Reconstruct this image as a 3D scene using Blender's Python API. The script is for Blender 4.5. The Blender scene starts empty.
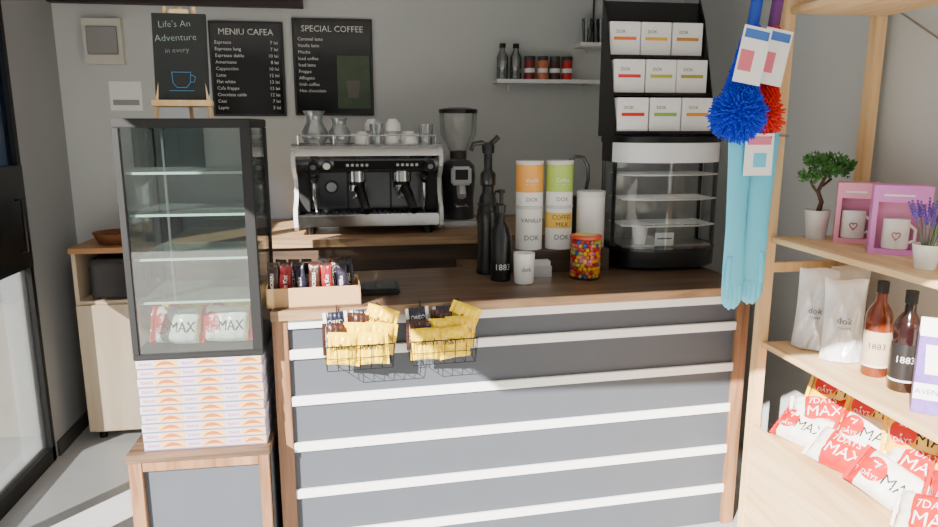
import bpy, bmesh, math, random
from mathutils import Vector, Matrix, Euler
random.seed(7)
COL = bpy.context.scene.collection
D = bpy.data

# ------------------------------------------------------------------ materials
def lin(c):
    r = []
    for v in c:
        v = v / 255.0
        r.append(v / 12.92 if v <= 0.04045 else ((v + 0.055) / 1.055) ** 2.4)
    return (r[0], r[1], r[2], 1.0)

MC = {}
def mat(name, col, rough=0.5, metal=0.0, var=0.05, scale=25.0, bump=0.0, bscale=80.0, coat=0.0):
    if name in MC: return MC[name]
    m = D.materials.new(name); m.use_nodes = True
    nt = m.node_tree; b = nt.nodes["Principled BSDF"]
    b.inputs["Roughness"].default_value = rough
    b.inputs["Metallic"].default_value = metal
    b.inputs["Coat Weight"].default_value = coat
    tc = nt.nodes.new("ShaderNodeTexCoord")
    nz = nt.nodes.new("ShaderNodeTexNoise"); nz.inputs["Scale"].default_value = scale
    nz.inputs["Detail"].default_value = 4
    nt.links.new(tc.outputs["Object"], nz.inputs["Vector"])
    mx = nt.nodes.new("ShaderNodeMix"); mx.data_type = 'RGBA'
    c = lin(col)
    mx.inputs[6].default_value = tuple(x * (1 - var) for x in c[:3]) + (1,)
    mx.inputs[7].default_value = tuple(min(1, x * (1 + var)) for x in c[:3]) + (1,)
    nt.links.new(nz.outputs["Fac"], mx.inputs[0])
    nt.links.new(mx.outputs[2], b.inputs["Base Color"])
    if bump > 0:
        n2 = nt.nodes.new("ShaderNodeTexNoise"); n2.inputs["Scale"].default_value = bscale
        nt.links.new(tc.outputs["Object"], n2.inputs["Vector"])
        bp = nt.nodes.new("ShaderNodeBump"); bp.inputs["Strength"].default_value = bump
        bp.inputs["Distance"].default_value = 0.01
        nt.links.new(n2.outputs["Fac"], bp.inputs["Height"])
        nt.links.new(bp.outputs["Normal"], b.inputs["Normal"])
    MC[name] = m
    return m

def wood(name, c1, c2, sc=(2, 30, 30), rough=0.5, knots=0.0):
    if name in MC: return MC[name]
    m = D.materials.new(name); m.use_nodes = True
    nt = m.node_tree; b = nt.nodes["Principled BSDF"]
    b.inputs["Roughness"].default_value = rough
    tc = nt.nodes.new("ShaderNodeTexCoord")
    mp = nt.nodes.new("ShaderNodeMapping"); mp.inputs["Scale"].default_value = sc
    nt.links.new(tc.outputs["Object"], mp.inputs["Vector"])
    nz = nt.nodes.new("ShaderNodeTexNoise"); nz.inputs["Scale"].default_value = 1.0
    nz.inputs["Detail"].default_value = 6; nz.inputs["Distortion"].default_value = 0.6
    nt.links.new(mp.outputs[0], nz.inputs["Vector"])
    cr = nt.nodes.new("ShaderNodeValToRGB")
    cr.color_ramp.elements[0].position = 0.32; cr.color_ramp.elements[0].color = lin(c1)
    cr.color_ramp.elements[1].position = 0.68; cr.color_ramp.elements[1].color = lin(c2)
    nt.links.new(nz.outputs["Fac"], cr.inputs[0])
    nt.links.new(cr.outputs[0], b.inputs["Base Color"])
    bp = nt.nodes.new("ShaderNodeBump"); bp.inputs["Strength"].default_value = 0.15
    bp.inputs["Distance"].default_value = 0.005
    nt.links.new(nz.outputs["Fac"], bp.inputs["Height"])
    nt.links.new(bp.outputs["Normal"], b.inputs["Normal"])
    MC[name] = m
    return m

def glass(name, tint=(255, 255, 255), refl=0.08, rough=0.03, opaque=0.0, ocol=(200, 200, 200)):
    if name in MC: return MC[name]
    m = D.materials.new(name); m.use_nodes = True
    nt = m.node_tree; nt.nodes.remove(nt.nodes["Principled BSDF"])
    out = nt.nodes["Material Output"]
    tr = nt.nodes.new("ShaderNodeBsdfTransparent"); tr.inputs[0].default_value = lin(tint)
    gl = nt.nodes.new("ShaderNodeBsdfGlossy"); gl.inputs["Roughness"].default_value = rough
    fr = nt.nodes.new("ShaderNodeLayerWeight"); fr.inputs["Blend"].default_value = 0.25
    mt = nt.nodes.new("ShaderNodeMath"); mt.operation = 'MULTIPLY_ADD'
    mt.inputs[1].default_value = 0.6; mt.inputs[2].default_value = refl
    nt.links.new(fr.outputs["Fresnel"], mt.inputs[0])
    mx = nt.nodes.new("ShaderNodeMixShader")
    nt.links.new(mt.outputs[0], mx.inputs[0]); nt.links.new(tr.outputs[0], mx.inputs[1]); nt.links.new(gl.outputs[0], mx.inputs[2])
    last = mx
    if opaque > 0:
        df = nt.nodes.new("ShaderNodeBsdfDiffuse"); df.inputs[0].default_value = lin(ocol)
        m2 = nt.nodes.new("ShaderNodeMixShader"); m2.inputs[0].default_value = opaque
        nt.links.new(mx.outputs[0], m2.inputs[1]); nt.links.new(df.outputs[0], m2.inputs[2]); last = m2
    nt.links.new(last.outputs[0], out.inputs["Surface"])
    MC[name] = m
    return m

def bands(name, stops, axis=0, size=0.2, rough=0.35, wob=0.0):
    """colour bands printed along a local axis (constant ramp)"""
    m = D.materials.new(name); m.use_nodes = True
    nt = m.node_tree; b = nt.nodes["Principled BSDF"]; b.inputs["Roughness"].default_value = rough
    tc = nt.nodes.new("ShaderNodeTexCoord"); sp = nt.nodes.new("ShaderNodeSeparateXYZ")
    nt.links.new(tc.outputs["Object"], sp.inputs[0])
    nz = nt.nodes.new("ShaderNodeTexNoise"); nz.inputs["Scale"].default_value = 12
    nt.links.new(tc.outputs["Object"], nz.inputs["Vector"])
    ma = nt.nodes.new("ShaderNodeMath"); ma.operation = 'MULTIPLY_ADD'
    ma.inputs[1].default_value = 1.0 / size; ma.inputs[2].default_value = 0.5 - wob * 0.5
    nt.links.new(sp.outputs[axis], ma.inputs[0])
    m3 = nt.nodes.new("ShaderNodeMath"); m3.operation = 'MULTIPLY_ADD'; m3.inputs[1].default_value = wob
    nt.links.new(nz.outputs["Fac"], m3.inputs[0]); nt.links.new(ma.outputs[0], m3.inputs[2])
    cr = nt.nodes.new("ShaderNodeValToRGB"); cr.color_ramp.interpolation = 'CONSTANT'
    el = cr.color_ramp.elements
    el[0].position = stops[0][0]; el[0].color = lin(stops[0][1])
    el[1].position = stops[1][0]; el[1].color = lin(stops[1][1])
    for p, c in stops[2:]:
        e = el.new(p); e.color = lin(c)
    nt.links.new(m3.outputs[0], cr.inputs[0]); nt.links.new(cr.outputs[0], b.inputs["Base Color"])
    n2 = nt.nodes.new("ShaderNodeTexNoise"); n2.inputs["Scale"].default_value = 28; n2.inputs["Detail"].default_value = 1
    nt.links.new(tc.outputs["Object"], n2.inputs["Vector"])
    bp = nt.nodes.new("ShaderNodeBump"); bp.inputs["Strength"].default_value = 0.4; bp.inputs["Distance"].default_value = 0.01
    nt.links.new(n2.outputs["Fac"], bp.inputs["Height"]); nt.links.new(bp.outputs["Normal"], b.inputs["Normal"])
    return m

# ------------------------------------------------------------------ mesh builder
TXT = {}
def text_mesh(body, size, align, off=0.0):
    k = (body, size, align, off)
    if k not in TXT:
        cu = D.curves.new("t", "FONT"); cu.body = body; cu.size = size; cu.align_x = align
        cu.resolution_u = 2; cu.offset = off
        o = D.objects.new("t", cu); COL.objects.link(o)
        bpy.context.view_layer.update()
        me = D.meshes.new_from_object(o)
        TXT[k] = ([v.co.copy() for v in me.vertices], [list(p.vertices) for p in me.polygons])
        D.objects.remove(o); D.meshes.remove(me); D.curves.remove(cu)
    return TXT[k]

class MB:
    def __init__(s):
        s.bm = bmesh.new(); s.mats = []
    def mi(s, m):
        if m not in s.mats: s.mats.append(m)
        return s.mats.index(m)
    def raw(s, vs, fs, m, M=None, smooth=False):
        i = s.mi(m)
        bv = [s.bm.verts.new((M @ Vector(v)) if M else v) for v in vs]
        for f in fs:
            try:
                nf = s.bm.faces.new([bv[k] for k in f]); nf.material_index = i; nf.smooth = smooth
            except ValueError:
                pass
        return s
    def box(s, x0, x1, y0, y1, z0, z1, m, bev=0.0, M=None):
        t = bmesh.new()
        bmesh.ops.create_cube(t, size=1)
        for v in t.verts:
            v.co = Vector(((x0 + x1) / 2 + v.co.x * (x1 - x0), (y0 + y1) / 2 + v.co.y * (y1 - y0), (z0 + z1) / 2 + v.co.z * (z1 - z0)))
        if bev > 0:
            bmesh.ops.bevel(t, geom=t.edges[:], offset=bev, segments=2, affect='EDGES')
        t.verts.index_update()
        vs = [v.co.copy() for v in t.verts]; fs = [[v.index for v in f.verts] for f in t.faces]
        t.free()
        return s.raw(vs, fs, m, M, smooth=False)
    def lathe(s, prof, m, M=None, seg=24, smooth=True):
        vs = []; fs = []; rings = []
        for r, z in prof:
            if r < 1e-6:
                vs.append((0, 0, z)); rings.append([len(vs) - 1])
            else:
                st = len(vs)
                for k in range(seg):
                    a = 2 * math.pi * k / seg
                    vs.append((r * math.cos(a), r * math.sin(a), z))
                rings.append(list(range(st, st + seg)))
        for a, b in zip(rings, rings[1:]):
            for k in range(seg):
                k2 = (k + 1) % seg
                if len(a) == 1 and len(b) == 1: continue
                if len(a) == 1: fs.append([a[0], b[k2], b[k]])
                elif len(b) == 1: fs.append([a[k], a[k2], b[0]])
                else: fs.append([a[k], a[k2], b[k2], b[k]])
        return s.raw(vs, fs, m, M, smooth)
    def cyl(s, x, y, z0, z1, r, m, seg=20, r2=None, M=None):
        r2 = r if r2 is None else r2
        T = Matrix.Translation((x, y, 0))
        if M: T = M @ T
        return s.lathe([(0, z0), (r, z0), (r2, z1), (0, z1)], m, T, seg)
    def loft(s, secs, m, M=None, seg=16, caps=True):
        """secs: (cx,cy,cz,rx,ry)"""
        vs = []; fs = []
        for cx, cy, cz, rx, ry in secs:
            for k in range(seg):
                a = 2 * math.pi * k / seg
                vs.append((cx + rx * math.cos(a), cy + ry * math.sin(a), cz))
        n = len(secs)
        for i in range(n - 1):
            for k in range(seg):
                k2 = (k + 1) % seg
                fs.append([i * seg + k, i * seg + k2, (i + 1) * seg + k2, (i + 1) * seg + k])
        if caps:
            fs.append(list(range(seg))[::-1]); fs.append([(n - 1) * seg + k for k in range(seg)])
        return s.raw(vs, fs, m, M, True)
    def tube(s, pts, r, m, seg=8, closed=False, M=None, r_end=None):
        pts = [Vector(p) for p in pts]; n = len(pts)
        vs = []; fs = []
        up = Vector((0.13, 0.21, 0.97)).normalized()
        for i, p in enumerate(pts):
            if closed: t = pts[(i + 1) % n] - pts[i - 1]
            else: t = pts[min(i + 1, n - 1)] - pts[max(i - 1, 0)]
            t.normalize()
            if abs(t.dot(up)) > 0.95: ref = Vector((1, 0, 0))
            else: ref = up
            if i == 0:
                a = t.cross(ref).normalized()
            else:
                a = (a - t * a.dot(t))
                a = a.normalized() if a.length > 1e-5 else t.cross(ref).normalized()
            b = t.cross(a)
            rr = r if r_end is None else r + (r_end - r) * i / (n - 1)
            for k in range(seg):
                g = 2 * math.pi * k / seg
                vs.append(p + (a * math.cos(g) + b * math.sin(g)) * rr)
        m_ = n if closed else n - 1
        for i in range(m_):
            j = (i + 1) % n
            for k in range(seg):
                k2 = (k + 1) % seg
                fs.append([i * seg + k, i * seg + k2, j * seg + k2, j * seg + k])
        if not closed:
            fs.append(list(range(seg))[::-1]); fs.append([(n - 1) * seg + k for k in range(seg)])
        return s.raw(vs, fs, m, M, True)
    def prism(s, pts, lo, hi, m, axis='z', M=None, caps=True):
        n = len(pts); vs = []
        for h in (lo, hi):
            for a, b in pts:
                vs.append({'z': (a, b, h), 'x': (h, a, b), 'y': (a, h, b)}[axis])
        fs = [[k, (k + 1) % n, n + (k + 1) % n, n + k] for k in range(n)]
        if caps: fs += [list(range(n))[::-1], [n + k for k in range(n)]]
        return s.raw(vs, fs, m, M)
    def grid(s, fn, nu, nv, m, M=None, smooth=True, wrapu=False):
        vs = []; fs = []
        for j in range(nv + 1):
            for i in range(nu + 1):
                vs.append(fn(i / nu, j / nv))
        for j in range(nv):
            for i in range(nu):
                a = j * (nu + 1) + i
                fs.append([a, a + 1, a + nu + 2, a + nu + 1])
        return s.raw(vs, fs, m, M, smooth)
    def text(s, body, size, m, x=0, y=0, z=0, align='CENTER', fn=None, M=None, off=0.0, sx=1.0):
        vs, fs = text_mesh(body, size, align, off)
        out = []
        for v in vs:
            px, pz = x + v.x * sx, z + v.y
            out.append(fn(px, pz) if fn else (px, y, pz))
        return s.raw(out, fs, m, M)
    def ball(s, c, r, m, seg=12, M=None, sc=(1, 1, 1)):
        prof = [(r * math.sin(math.pi * k / (seg // 2)), -r * math.cos(math.pi * k / (seg // 2))) for k in range(seg // 2 + 1)]
        prof[0] = (0, -r); prof[-1] = (0, r)
        T = Matrix.Translation(c) @ Matrix.Diagonal((sc[0], sc[1], sc[2], 1))
        if M: T = M @ T
        return s.lathe(prof, m, T, seg)
    def done(s, name, parent=None, loc=None, rot=None, label=None, cat=None, group=None, kind=None, recalc=True):
        if recalc: bmesh.ops.recalc_face_normals(s.bm, faces=s.bm.faces[:])
        me = D.meshes.new(name); s.bm.to_mesh(me); s.bm.free()
        for m in s.mats: me.materials.append(m)
        try: me.set_sharp_from_angle(angle=math.radians(40))
        except Exception: pass
        o = D.objects.new(name, me); COL.objects.link(o)
        if parent: o.parent = parent
        if loc: o.location = loc
        if rot: o.rotation_euler = rot
        if label: o["label"] = label
        if cat: o["category"] = cat
        if group: o["group"] = group
        if kind: o["kind"] = kind
        return o

def thing(name, label, cat, loc=(0, 0, 0), rot=(0, 0, 0), group=None, kind=None):
    o = D.objects.new(name, None); COL.objects.link(o)
    o.empty_display_size = 0.05
    o.location = loc; o.rotation_euler = rot
    o["label"] = label; o["category"] = cat
    if group: o["group"] = group
    if kind: o["kind"] = kind
    return o

def dup(src, loc, rot=None, label=None):
    n = src.copy(); n.location = loc
    if rot is not None: n.rotation_euler = rot
    if label: n["label"] = label
    COL.objects.link(n)
    for ch in src.children:
        c = ch.copy(); c.parent = n; COL.objects.link(c)
        for g in ch.children:
            h = g.copy(); h.parent = c; COL.objects.link(h)
    return n

# palette
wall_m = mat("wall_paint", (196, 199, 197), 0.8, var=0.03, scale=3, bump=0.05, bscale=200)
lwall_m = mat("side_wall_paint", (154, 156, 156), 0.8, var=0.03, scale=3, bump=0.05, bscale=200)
ceil_m = mat("ceiling_paint", (212, 213, 212), 0.8)
black = mat("black_plastic", (14, 14, 15), 0.35)
blackm = mat("black_matte", (16, 16, 17), 0.7)
blackframe = mat("black_frame_metal", (7, 7, 8), 0.6)
chrome = mat("brushed_chrome", (222, 222, 222), 0.18, metal=1.0)
dchrome = mat("reflective_dark_panel", (96, 97, 100), 0.2, metal=1.0)
steel = mat("stainless_steel", (185, 185, 187), 0.32, metal=1.0)
white = mat("white_plastic", (238, 237, 234), 0.4)
paper = mat("white_paper", (242, 241, 238), 0.7)
ceram = mat("white_ceramic", (240, 238, 234), 0.15)
greyb = mat("grey_board", (76, 80, 88), 0.65, var=0.06, scale=6)
batten = mat("white_batten", (242, 241, 238), 0.5)
worktop = wood("walnut_worktop", (66, 50, 39), (124, 97, 74), (2.2, 26, 26), 0.35)
darkw = wood("dark_and_shaded_wood", (48, 36, 28), (86, 65, 48), (2.2, 26, 26), 0.5)
brownw = wood("brown_wood_frame", (116, 80, 54), (166, 122, 86), (28, 28, 2.5), 0.5)
edgew = wood("worktop_edge_wood", (130, 100, 72), (182, 148, 112), (3, 30, 30), 0.5)
pine = wood("pine_vertical", (214, 172, 118), (236, 204, 156), (22, 22, 1.6), 0.55)
pineh = wood("pine_lengthwise", (212, 170, 116), (236, 204, 156), (22, 1.6, 22), 0.55)
beech = wood("pale_beech", (212, 188, 156), (228, 208, 180), (14, 14, 1.5), 0.5)
orangew = wood("orange_beech_top", (176, 122, 74), (196, 142, 92), (2, 20, 20), 0.4)
clear = glass("clear_glass", (250, 252, 251), 0.03)
clear2 = glass("display_glass", (236, 243, 241), 0.15, 0.01)
cardb = mat("cardboard", (190, 150, 106), 0.8, var=0.08, scale=15)
red = mat("red_print", (208, 18, 22), 0.4)
yellow = mat("yellow_print", (252, 196, 4), 0.4)
orange = mat("orange_print", (238, 150, 60), 0.4)
green = mat("green_print", (165, 200, 80), 0.4)
ink = mat("dark_ink", (28, 26, 28), 0.5)
brownp = mat("brown_wrapper", (60, 30, 20), 0.35)
chalk = mat("white_chalk", (215, 218, 215), 0.8)
chalkd = mat("dim_chalk", (150, 165, 162), 0.8)
chalkb = mat("blue_chalk", (70, 140, 185), 0.8)
pink = mat("pink_card", (242, 160, 184), 0.45)
lilac = mat("lilac_card", (222, 134, 208), 0.45)
purple = mat("purple_print", (90, 54, 150), 0.45)
gink = mat("grey_ink", (95, 92, 90), 0.6)
FZ = -0.08

# ------------------------------------------------------------------ setting
b = MB(); b.box(-1.85, 2.15, 4.3, 4.4, FZ, 2.6, wall_m); b.done("wall_back", kind="structure")
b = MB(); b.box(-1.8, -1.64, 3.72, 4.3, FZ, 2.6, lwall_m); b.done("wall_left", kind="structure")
b = MB(); b.box(2.0, 2.1, -0.1, 4.3, FZ, 2.6, wall_m); b.done("wall_right", kind="structure")
floor_m = mat("pale_floor_tile", (180, 181, 181), 0.35, var=0.08, scale=5)
b = MB(); b.box(-1.85, 2.15, -0.4, 4.4, FZ - 0.1, FZ, floor_m); b.done("floor", kind="structure")
b = MB(); b.box(-1.75, 2.15, -0.15, 4.4, 2.5, 2.6, ceil_m); b.done("ceiling", kind="structure")
pave = mat("outdoor_paving", (158, 155, 150), 0.9, var=0.15, scale=4)
b = MB(); b.prism([(-14, -14), (12, -14), (12, -0.4), (-1.85, -0.4), (-1.85, 12), (-14, 12)], FZ - 0.12, FZ - 0.02, pave); b.done("ground_outside", kind="structure")
b = MB(); b.box(-1.64, -1.628, 3.75, 4.3, FZ, 0.0, mat("dark_skirting", (70, 68, 66), 0.5)); b.done("baseboard_left", kind="structure")
b = MB(); b.box(-1.64, -0.30, 4.24, 4.3, 2.30, 2.5, mat("dark_trim", (50, 38, 36), 0.6)); b.done("trim_1", kind="structure")
# unseen building added so glass and chrome have something to mirror
bl_ = thing("reflection_building", "low white building with dark windows added behind camera for reflections", "building", (0, -10.5, FZ - 0.02), kind="structure")
b = MB(); b.box(-11, 9, -1.5, 0, 0, 3.2, mat("white_render_wall", (225, 222, 214), 0.8)); b.box(-11.2, 9.2, -1.6, 0.2, 3.2, 3.4, mat("roof_edge_dark", (60, 48, 44), 0.7)); b.done("facade", bl_)
for k in range(7):
    b = MB(); b.box(-10 + k * 2.7, -8.6 + k * 2.7, -0.02, 0.03, 0.9, 2.5, mat("dark_window_glass", (30, 36, 42), 0.1)); b.done("window_pane", bl_)
# unseen side mullions added to throw hard shadow streaks indoors
ws_ = thing("shadow_mullions", "dark mullions added on the open side to cast shadow streaks", "shadow caster", (-1.72, 0, 0), kind="structure")
b = MB()
b.box(-0.03, 0.03, 2.16, 2.26, FZ, 2.5, blackframe)
b.box(-0.03, 0.03, 2.16, 2.75, 2.06, 2.10, blackframe)
b.box(-0.03, 0.03, 2.2, 2.75, 0.50, 0.58, blackframe)
b.done("shadow_bars", ws_)

# glazed door leaf in the side wall
dr = thing("door_1", "black framed glazed door beside the side wall", "door", (-1.66, 2.75, 0), kind="structure")
b = MB()
L = 0.97
b.box(-0.025, 0.025, 0, 0.06, FZ, 2.5, blackframe); b.box(-0.025, 0.025, L - 0.035, L, FZ, 2.5, blackframe)
b.box(-0.025, 0.025, 0, L, FZ, 0.0, blackframe); b.box(-0.025, 0.025, 0, L, 2.33, 2.5, blackframe)
b.box(-0.028, 0.028, 0, L, 0.96, 1.46, black)
b.done("door_frame", dr)
gp = glass("door_lower_glass", (240, 242, 243), 0.04, 0.05, 0.08, (205, 205, 203))
b = MB(); b.box(-0.004, 0.004, 0.06, L - 0.035, 0.0, 0.96, gp); b.done("glass_pane", dr)
gp2 = glass("door_upper_glass", (90, 120, 150), 0.08, 0.03, 0.3, (40, 56, 72))
b = MB(); b.box(-0.004, 0.004, 0.06, L - 0.035, 1.46, 2.33, gp2); b.done("glass_pane", dr)
b = MB(); b.tube([(0.03, 0.86, 1.05), (0.06, 0.86, 1.05), (0.06, 0.86, 1.3), (0.03, 0.86, 1.3)], 0.009, black); b.done("door_handle", dr)

# ------------------------------------------------------------------ front counter
CR = math.radians(3.6)
CY = 2.525
fc = thing("front_counter", "serving counter clad in dark grey boards with white battens", "counter", (0, CY, 0), (0, 0, CR))
b = MB()
bz = [FZ, 0.10, 0.285, 0.475, 0.655, 0.835, 0.965]
b.box(-0.295, 1.575, 0.03, 0.55, FZ, 0.962, greyb); b.box(0.52, 1.575, 0.55, 0.74, FZ, 0.962, greyb)
b.done("body", fc)
b = MB()
for a, c in zip(bz, bz[1:]):
    b.box(-0.28, 1.54, 0.008, 0.03, a + 0.002, c - 0.002, greyb)
b.done("front_panel", fc)
for z in [0.09, 0.275, 0.465, 0.648, 0.828, 0.944]:
    b = MB(); b.box(-0.28, 1.54, -0.006, 0.008, z - 0.018, z + 0.018, batten, 0.002); b.done("batten", fc)
b = MB(); b.box(-0.335, -0.28, -0.01, 0.05, FZ, 0.962, brownw, 0.002); b.done("post", fc)
b = MB(); b.box(1.53, 1.585, -0.01, 0.05, FZ, 0.962, brownw, 0.002); b.done("post", fc)

wt = thing("counter_worktop", "dark walnut wood worktop with lighter front edge on the serving counter", "countertop", (0, CY, 0.963), (0, 0, CR))
b = MB()
b.prism([(-0.335, -0.012), (1.59, -0.012), (1.59, 0.75), (0.50, 0.80), (0.50, 0.62), (-0.295, 0.62)], 0, 0.037, worktop); b.done("board", wt)
b = MB(); b.box(-0.337, 1.592, -0.024, -0.012, 0, 0.036, edgew, 0.001); b.done("edge_strip", wt)

b = MB(); b.box(0.60, 1.10, 2.99, 3.30, 0, 0.098, darkw, 0.003)
b.done("countertop_riser", loc=(0, 0, 1.001), label="low dark wooden riser block on the serving counter", cat="riser")

# back counter
bc = thing("back_counter", "brown wooden back counter carrying the coffee machine", "counter", (0, 3.46, 0))
b = MB(); b.box(-0.93, 1.06, 0.03, 0.835, FZ, 1.06, darkw); b.done("body", bc)  # body wood darkened to stand in for the shadow behind the counter
b = MB(); b.box(-0.94, 1.07, 0, 0.838, 1.06, 1.098, edgew, 0.002); b.done("worktop", bc)

# left back cabinet
lc = thing("storage_cabinet", "pale beech storage cabinet with open niche and orange wood top", "cabinet", (-1.535, 3.92, 0))
b = MB()
b.box(0, 0.02, 0, 0.37, -0.03, 0.98, beech); b.box(0.56, 0.58, 0, 0.37, -0.03, 0.98, beech)
b.box(0, 0.58, 0.355, 0.375, -0.03, 0.98, beech); b.box(0, 0.58, 0, 0.37, -0.03, -0.01, beech); b.box(0.02, 0.56, 0, 0.37, 0.70, 0.72, beech)
b.box(0.02, 0.56, 0.33, 0.355, 0.72, 0.97, blackm)
b.done("body", lc)
b = MB(); b.box(-0.01, 0.59, -0.01, 0.375, 0.98, 1.01, orangew, 0.002); b.done("worktop", lc)
b = MB(); b.box(0.004, 0.288, -0.018, -0.001, -0.02, 0.70, beech, 0.002); b.done("door", lc)
b = MB(); b.box(0.292, 0.576, -0.018, -0.001, -0.02, 0.70, beech, 0.002); b.done("door", lc)
for x in (0.05, 0.53):
    b = MB(); b.cyl(x, 0.05, FZ, -0.03, 0.02, black); b.done("foot", lc)
    b = MB(); b.cyl(x, 0.3, FZ, -0.03, 0.02, black); b.done("foot", lc)
mw = thing("microwave_oven", "small dark microwave oven inside the cabinet niche", "microwave", (-1.25, 3.95, 0.722))
b = MB(); b.box(-0.21, 0.21, 0, 0.28, 0, 0.22, black, 0.006); b.done("body", mw)
b = MB(); b.box(-0.19, 0.08, -0.006, 0.0, 0.02, 0.20, mat("oven_window", (45, 38, 35), 0.15), 0.002); b.done("door", mw)
b = MB(); b.cyl(0, 0, 0, 0.012, 0.02, steel, M=Matrix.Translation((0.15, 0, 0.1)) @ Matrix.Rotation(math.radians(90), 4, 'X')); b.done("knob", mw)
bk = MB()
bk.lathe([(0, 0), (0.10, 0), (0.13, 0.06), (0.124, 0.06), (0.095, 0.008), (0, 0.008)], mat("wicker_brown", (124, 76, 44), 0.8, var=0.3, scale=60, bump=0.4))
bk.done("bread_basket", loc=(-1.34, 4.08, 1.012), label="low round brown wicker basket on the beech cabinet", cat="basket")
for i, x in enumerate((-1.18, -1.10, -1.02)):
    c = thing("paper_cup_stack", "stack of dark brown paper cups on the beech cabinet", "cups", (x, 4.1 - 0.03 * i, 1.012), group="paper cup stacks on the cabinet")
    b = MB()
    for k in range(5): b.lathe([(0.028, 0.02 * k), (0.036, 0.02 * k + 0.07), (0.033, 0.02 * k + 0.07)], brownp, seg=16)
    b.lathe([(0, 0), (0.028, 0)], brownp, seg=16)
    b.done("cup_sleeve", c)

# ------------------------------------------------------------------ low cabinet + glass display
lo = thing("low_cabinet", "low cabinet with walnut top and grey front panel beside the counter", "cabinet", (-0.592, 2.40, 0))
b = MB(); b.box(-0.235, 0.235, 0.02, 0.46, FZ, 0.495, greyb); b.done("body", lo)
b = MB(); b.box(-0.245, 0.24, 0.0, 0.47, 0.495, 0.525, worktop, 0.002); b.done("top_board", lo)
b = MB(); b.box(-0.24, -0.195, 0.0, 0.04, FZ, 0.495, brownw, 0.002); b.done("post", lo)
b = MB(); b.box(0.20, 0.235, 0.0, 0.04, FZ, 0.495, brownw, 0.002); b.done("post", lo)
b = MB(); b.box(-0.195, 0.20, 0.003, 0.02, 0.46, 0.495, brownw, 0.002); b.done("rail", lo)

# cartons stacked
CXX = -0.572
cl = mat("carton_lavender", (186, 182, 200), 0.6)
def carton_mesh():
    b = MB()
    b.box(-0.208, 0.208, 0, 0.36, 0, 0.0325, cl, 0.001)
    y = -0.0008
    b.box(-0.208, 0.208, y, 0.0, 0.0012, 0.0055, mat("carton_edge", (116, 108, 136), 0.6))
    for k in range(3):
        x = -0.150 + k * 0.138
        b.text("7DAYS", 0.014, red, x - 0.028, y, 0.014)
        b.box(x - 0.002, x + 0.080, y, 0.0, 0.007, 0.0315, mat("carton_gold", (226, 176, 112), 0.5))
        b.prism([(x + 0.004, 0.011), (x + 0.020, 0.025), (x + 0.038, 0.030), (x + 0.056, 0.025), (x + 0.074, 0.011), (x + 0.055, 0.016), (x + 0.022, 0.016)], y - 0.0006, y, mat("croissant_brown", (176, 98, 44), 0.5), 'y')
    return b.done("snack_carton", loc=(CXX, 2.425, 0.526), label="flat lavender snack carton with orange pastry print in a stack", cat="carton", group="stacked snack cartons")
c0 = carton_mesh()
for k in range(1, 10):
    dup(c0, (CXX + random.uniform(-0.003, 0.003), 2.425, 0.526 + 0.0333 * k))

# glass case
CZ = 0.861
gc = thing("glass_display_case", "tall black framed glass display case with glass shelves on white cartons", "display case", (CXX, 2.42, CZ))
hw, dp, hh = 0.215, 0.40, 0.81
b = MB(); b.box(-hw, hw, 0, dp, 0, 0.02, blackframe, 0.002); b.done("base", gc)
b = MB(); b.box(-hw, hw, 0, dp, hh - 0.03, hh, blackframe, 0.003); b.done("top_panel", gc)
for sx in (-1, 1):
    for yy in (0, dp - 0.022):
        b = MB()
        w = 0.022 if not (sx > 0 and yy == 0) else 0.034
        b.box(sx * hw - (w if sx > 0 else 0), sx * hw + (0 if sx > 0 else w), yy, yy + 0.022, 0.02, hh - 0.03, blackframe, 0.002); b.done("post", gc)
b = MB(); b.box(-hw + 0.022, hw - 0.034, 0.006, 0.010, 0.02, hh - 0.03, clear2); b.done("front_glass", gc)
for sx in (-1, 1):
    b = MB(); b.box(sx * (hw - 0.008) - 0.002, sx * (hw - 0.008) + 0.002, 0.022, dp - 0.022, 0.02, hh - 0.03, clear); b.done("side_glass", gc)
b = MB(); b.box(-hw + 0.022, hw - 0.022, dp - 0.012, dp - 0.008, 0.02, hh - 0.03, glass("smoked_back_glass", (196, 202, 200), 0.08)); b.done("back_glass", gc)
for z in (0.19, 0.34, 0.49, 0.63):
    b = MB(); b.box(-hw + 0.024, hw - 0.036, 0.03, dp - 0.03, z, z + 0.006, glass("shelf_glass", (228, 238, 234), 0.12, 0.05, 0.12, (222, 228, 225)))
    b.box(-hw + 0.024, hw - 0.036, 0.027, 0.031, z - 0.001, z + 0.007, mat("shelf_edge_pale", (210, 222, 218), 0.3)); b.done("shelf", gc)
for sx in (-0.16, 0.14):
    b = MB(); b.box(sx - 0.004, sx + 0.004, dp - 0.03, dp - 0.022, 0.02, hh - 0.03, steel); b.done("shelf_rail", gc)

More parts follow.
